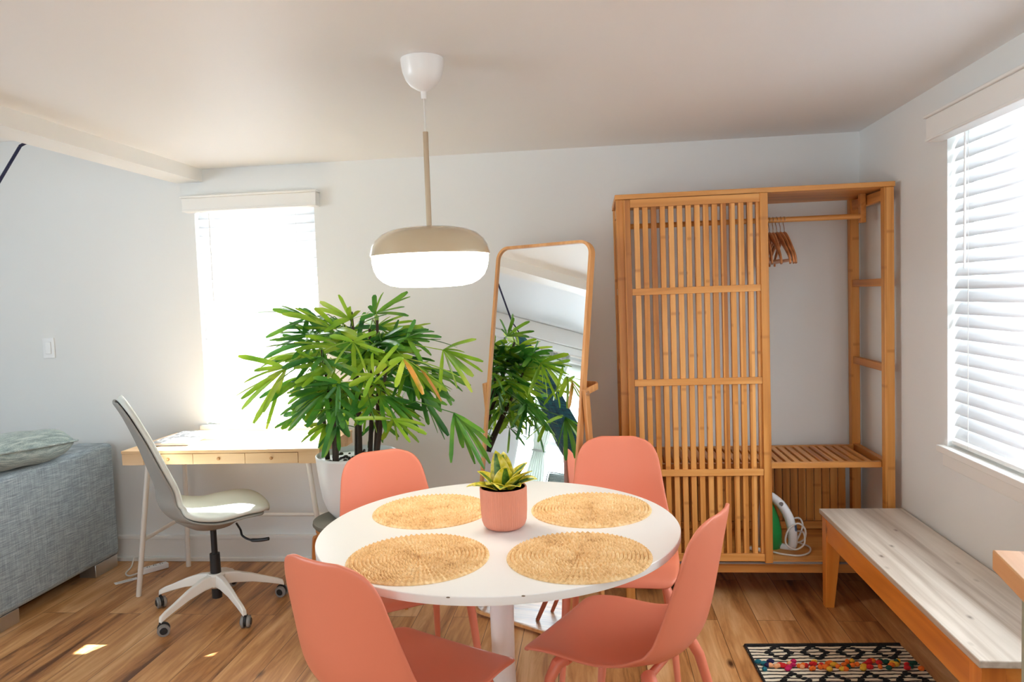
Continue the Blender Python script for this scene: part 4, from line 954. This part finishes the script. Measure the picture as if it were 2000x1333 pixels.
build('seat_base', MB().box(-4.24, -2.875, 2.88, 3.62, .065, .27), SF, t, bevel=.01)
for a, b in ((-4.235, -3.56), (-3.555, -2.88)):
    build('seat_cushion', MB().box(a, b, 2.87, 3.60, .272, .43), SF, t, bevel=.035, segs=4)
for x, y in ((-2.72, 3.02), (-2.72, 3.74), (-4.38, 3.02), (-4.38, 3.74)):
    build('foot', MB().box(x-.05, x+.045, y-.10, y+.085, 0, .068), MT['steel'], t, bevel=.002)
def cushion(label, loc, rot, w=.56, h=.5, d=.2):
    t = thing('cushion', label, 'cushion', loc, group='loose sofa cushions'); t.rotation_euler = rot
    o = build('cover', pillow_mesh(w, h, d), MT['cushion'], t, world=False, smooth=180, sub=1)
    k = []
    for i in range(41):
        a = 2*PI*i/40; x = math.cos(a); z = math.sin(a); m_ = max(abs(x), abs(z)); k.append(Vector((x/m_*w/2*.985*(1-.06*(x/m_)**2*(z/m_)**2), 0, z/m_*h/2*.985*(1-.06*(x/m_)**2*(z/m_)**2))))
    build('piping', MB().tube(k, .006, 6, cap=False), MT['cushion'], t, world=False)
    return t
cushion('sage grey cushion lying on top of the sofa arm at the left edge', (-2.79, 3.22, .775), (math.radians(84), math.radians(4), math.radians(88)), .60, .36, .17)

# ------------------------------------------------------------------ what the mirror sees: second sofa, curtains, hammock
t = thing('window_sofa', 'grey sofa below the curtained left window, seen only in the mirror', 'sofa', (-4.0, .7, 0))
build('backrest', MB().box(-4.42, -4.2, -.3, 1.95, .065, .74), SF, t, bevel=.03, segs=4)
build('seat_base', MB().box(-4.2, -3.5, -.3, 1.95, .065, .27), SF, t, bevel=.01)
for a, b in ((-.29, .82), (.83, 1.94)): build('seat_cushion', MB().box(-4.19, -3.48, a, b, .272, .43), SF, t, bevel=.035, segs=4)
for x in (-4.36, -3.6):
    for y in (-.2, 1.85): build('foot', MB().box(x-.04, x+.04, y-.08, y+.08, 0, .066), MT['steel'], t)
for y, lb in ((.28, 'grey back cushion further from the mirror on the window sofa'), (1.2, 'grey back cushion reflected at the mirror foot')):
    cushion(lb, (-4.08, y, .655), (math.radians(-14), 0, math.radians(90)), .78, .44, .20)

def curtain_mesh(y0, y1, z0, z1, ztie=None, tie=.25, x=XL+.09):
    P = []; n = 60
    for i in range(25):
        z = z1+(z0-z1)*i/24; k = 1
        if ztie is not None: k = tie+(1-tie)*min(1, abs(z-ztie)/((z1-ztie) if z > ztie else (ztie-z0)*1.1))**.7
        yc = (y0+y1)/2
        P.append([Vector((x+.022*math.sin(j/n*2*PI*7)*(.5+k*.5), yc+((y0+(y1-y0)*j/n)-yc)*k, z)) for j in range(n+1)])
    return MB().grid(P)
rodt = thing('curtain_rod', 'white curtain rod over the left window, seen in the mirror', 'rod', (XL, .5, 2.1))
build('rod', MB().tube([(XL+.09, -1.0, 2.115), (XL+.09, 2.0, 2.115)], .011, 12), MT['white_metal'], rodt)
for y in (-.95, .5, 1.95): build('bracket', MB().box(XL, XL+.09, y-.008, y+.008, 2.09, 2.103), MT['white_metal'], rodt)
for a, b, tie, lb in ((1.40, 1.74, 1.06, 'sheer tied-back curtain reflected in the mirror'), (-.75, -.35, 1.06, 'sheer curtain at the far end of the left window')):
    t = thing('curtain', lb, 'curtain', (XL, (a+b)/2, .1), group='sheer curtains on the left window')
    build('curtain_panel', curtain_mesh(a, b, .1, 2.11, tie, .32), MT['curtain'], t, solid=.0015, smooth=180)
    ys = (a+b)/2; build('tieback', MB().tube([Vector((XL+.09+.06*math.cos(q/12*2*PI), ys+.07*math.sin(q/12*2*PI), tie)) for q in range(13)], .012, 8, cap=False), MT['curtain'], t)
t = thing('roller_shade', 'white roller shade half lowered over the left window', 'shade', (XL, .5, 1.9))
build('shade_cloth', MB().box(XL+.012, XL+.014, -.82, 1.36, 1.72, 2.07), MT['curtain'], t)
build('shade_roller', MB().tube([(XL+.026, -.84, 2.07), (XL+.026, 1.38, 2.07)], .024, 14), MT['white'], t)

# hammock: rope from the beam, gathered cloth sagging towards the front of the room
t = thing('hammock', 'deep teal hammock on a navy rope, hung from the ceiling beam', 'hammock', (-2.40, 2.8, 2.1))
r0 = Vector((-2.375, 2.955, 2.13)); r1 = Vector((-2.408, 2.738, 1.806)); r2_ = Vector((-2.417, 2.68, 1.715))
anch = Vector((-2.252, 2.975, 2.165))
build('rope', MB().tube([anch, Vector((-2.36, 2.965, 2.142)), r0, r1], .0065, 8), MT['rope'], t)
build('rope_loop', MB().tube(bez([r1, r1+Vector((.0, -.035, -.03)), r2_+Vector((.012, -.02, .01)), r2_], 5), .005, 8).tube(bez([r1, r1+Vector((-.01, .0, -.05)), r2_+Vector((-.012, .01, .01)), r2_], 5), .005, 8).ell(r1, .014, .014, .018), MT['rope'], t)
build('beam_hook', MB().tube([Vector((-2.246, 2.975, 2.17)), anch], .008, 8), MT['steel'], t)
path = bez([r2_, (-2.45, 2.42, 1.33), (-2.48, 2.08, .90), (-2.48, 1.6, .58), (-2.48, 1.0, .46), (-2.47, .3, .60), (-2.45, -.25, 1.0), (-2.42, -.65, 1.7)], 8)
P = []; n = 44
for i, p in enumerate(path):
    s = i/(len(path)-1); k = math.sin(PI*s)**.75
    w_ = .028+.42*k; dep = .02+.16*k
    tg = (path[min(i+1, len(path)-1)]-path[max(i-1, 0)]).normalized(); sx_ = Vector((1, 0, 0)); nn = sx_.cross(tg).normalized(); nn = nn if nn.z > 0 else -nn
    row = []
    for j in range(n+1):
        u = j/n*2-1; fold = .010*math.sin(u*26)*(1.15-k)+.004*math.sin(u*60)
        row.append(p+sx_*w_*.52*math.sin(u*PI/2*1.0)+nn*(dep*(u*u)+fold))
    P.append(row)
build('hammock_cloth', MB().grid(P), MT['hammock'], t, solid=.003, smooth=180)
pe = path[-1]; build('rope', MB().tube([pe, Vector((-2.36, -.86, 2.14)), Vector((-2.252, -.87, 2.165))], .0065, 8), MT['rope'], t)
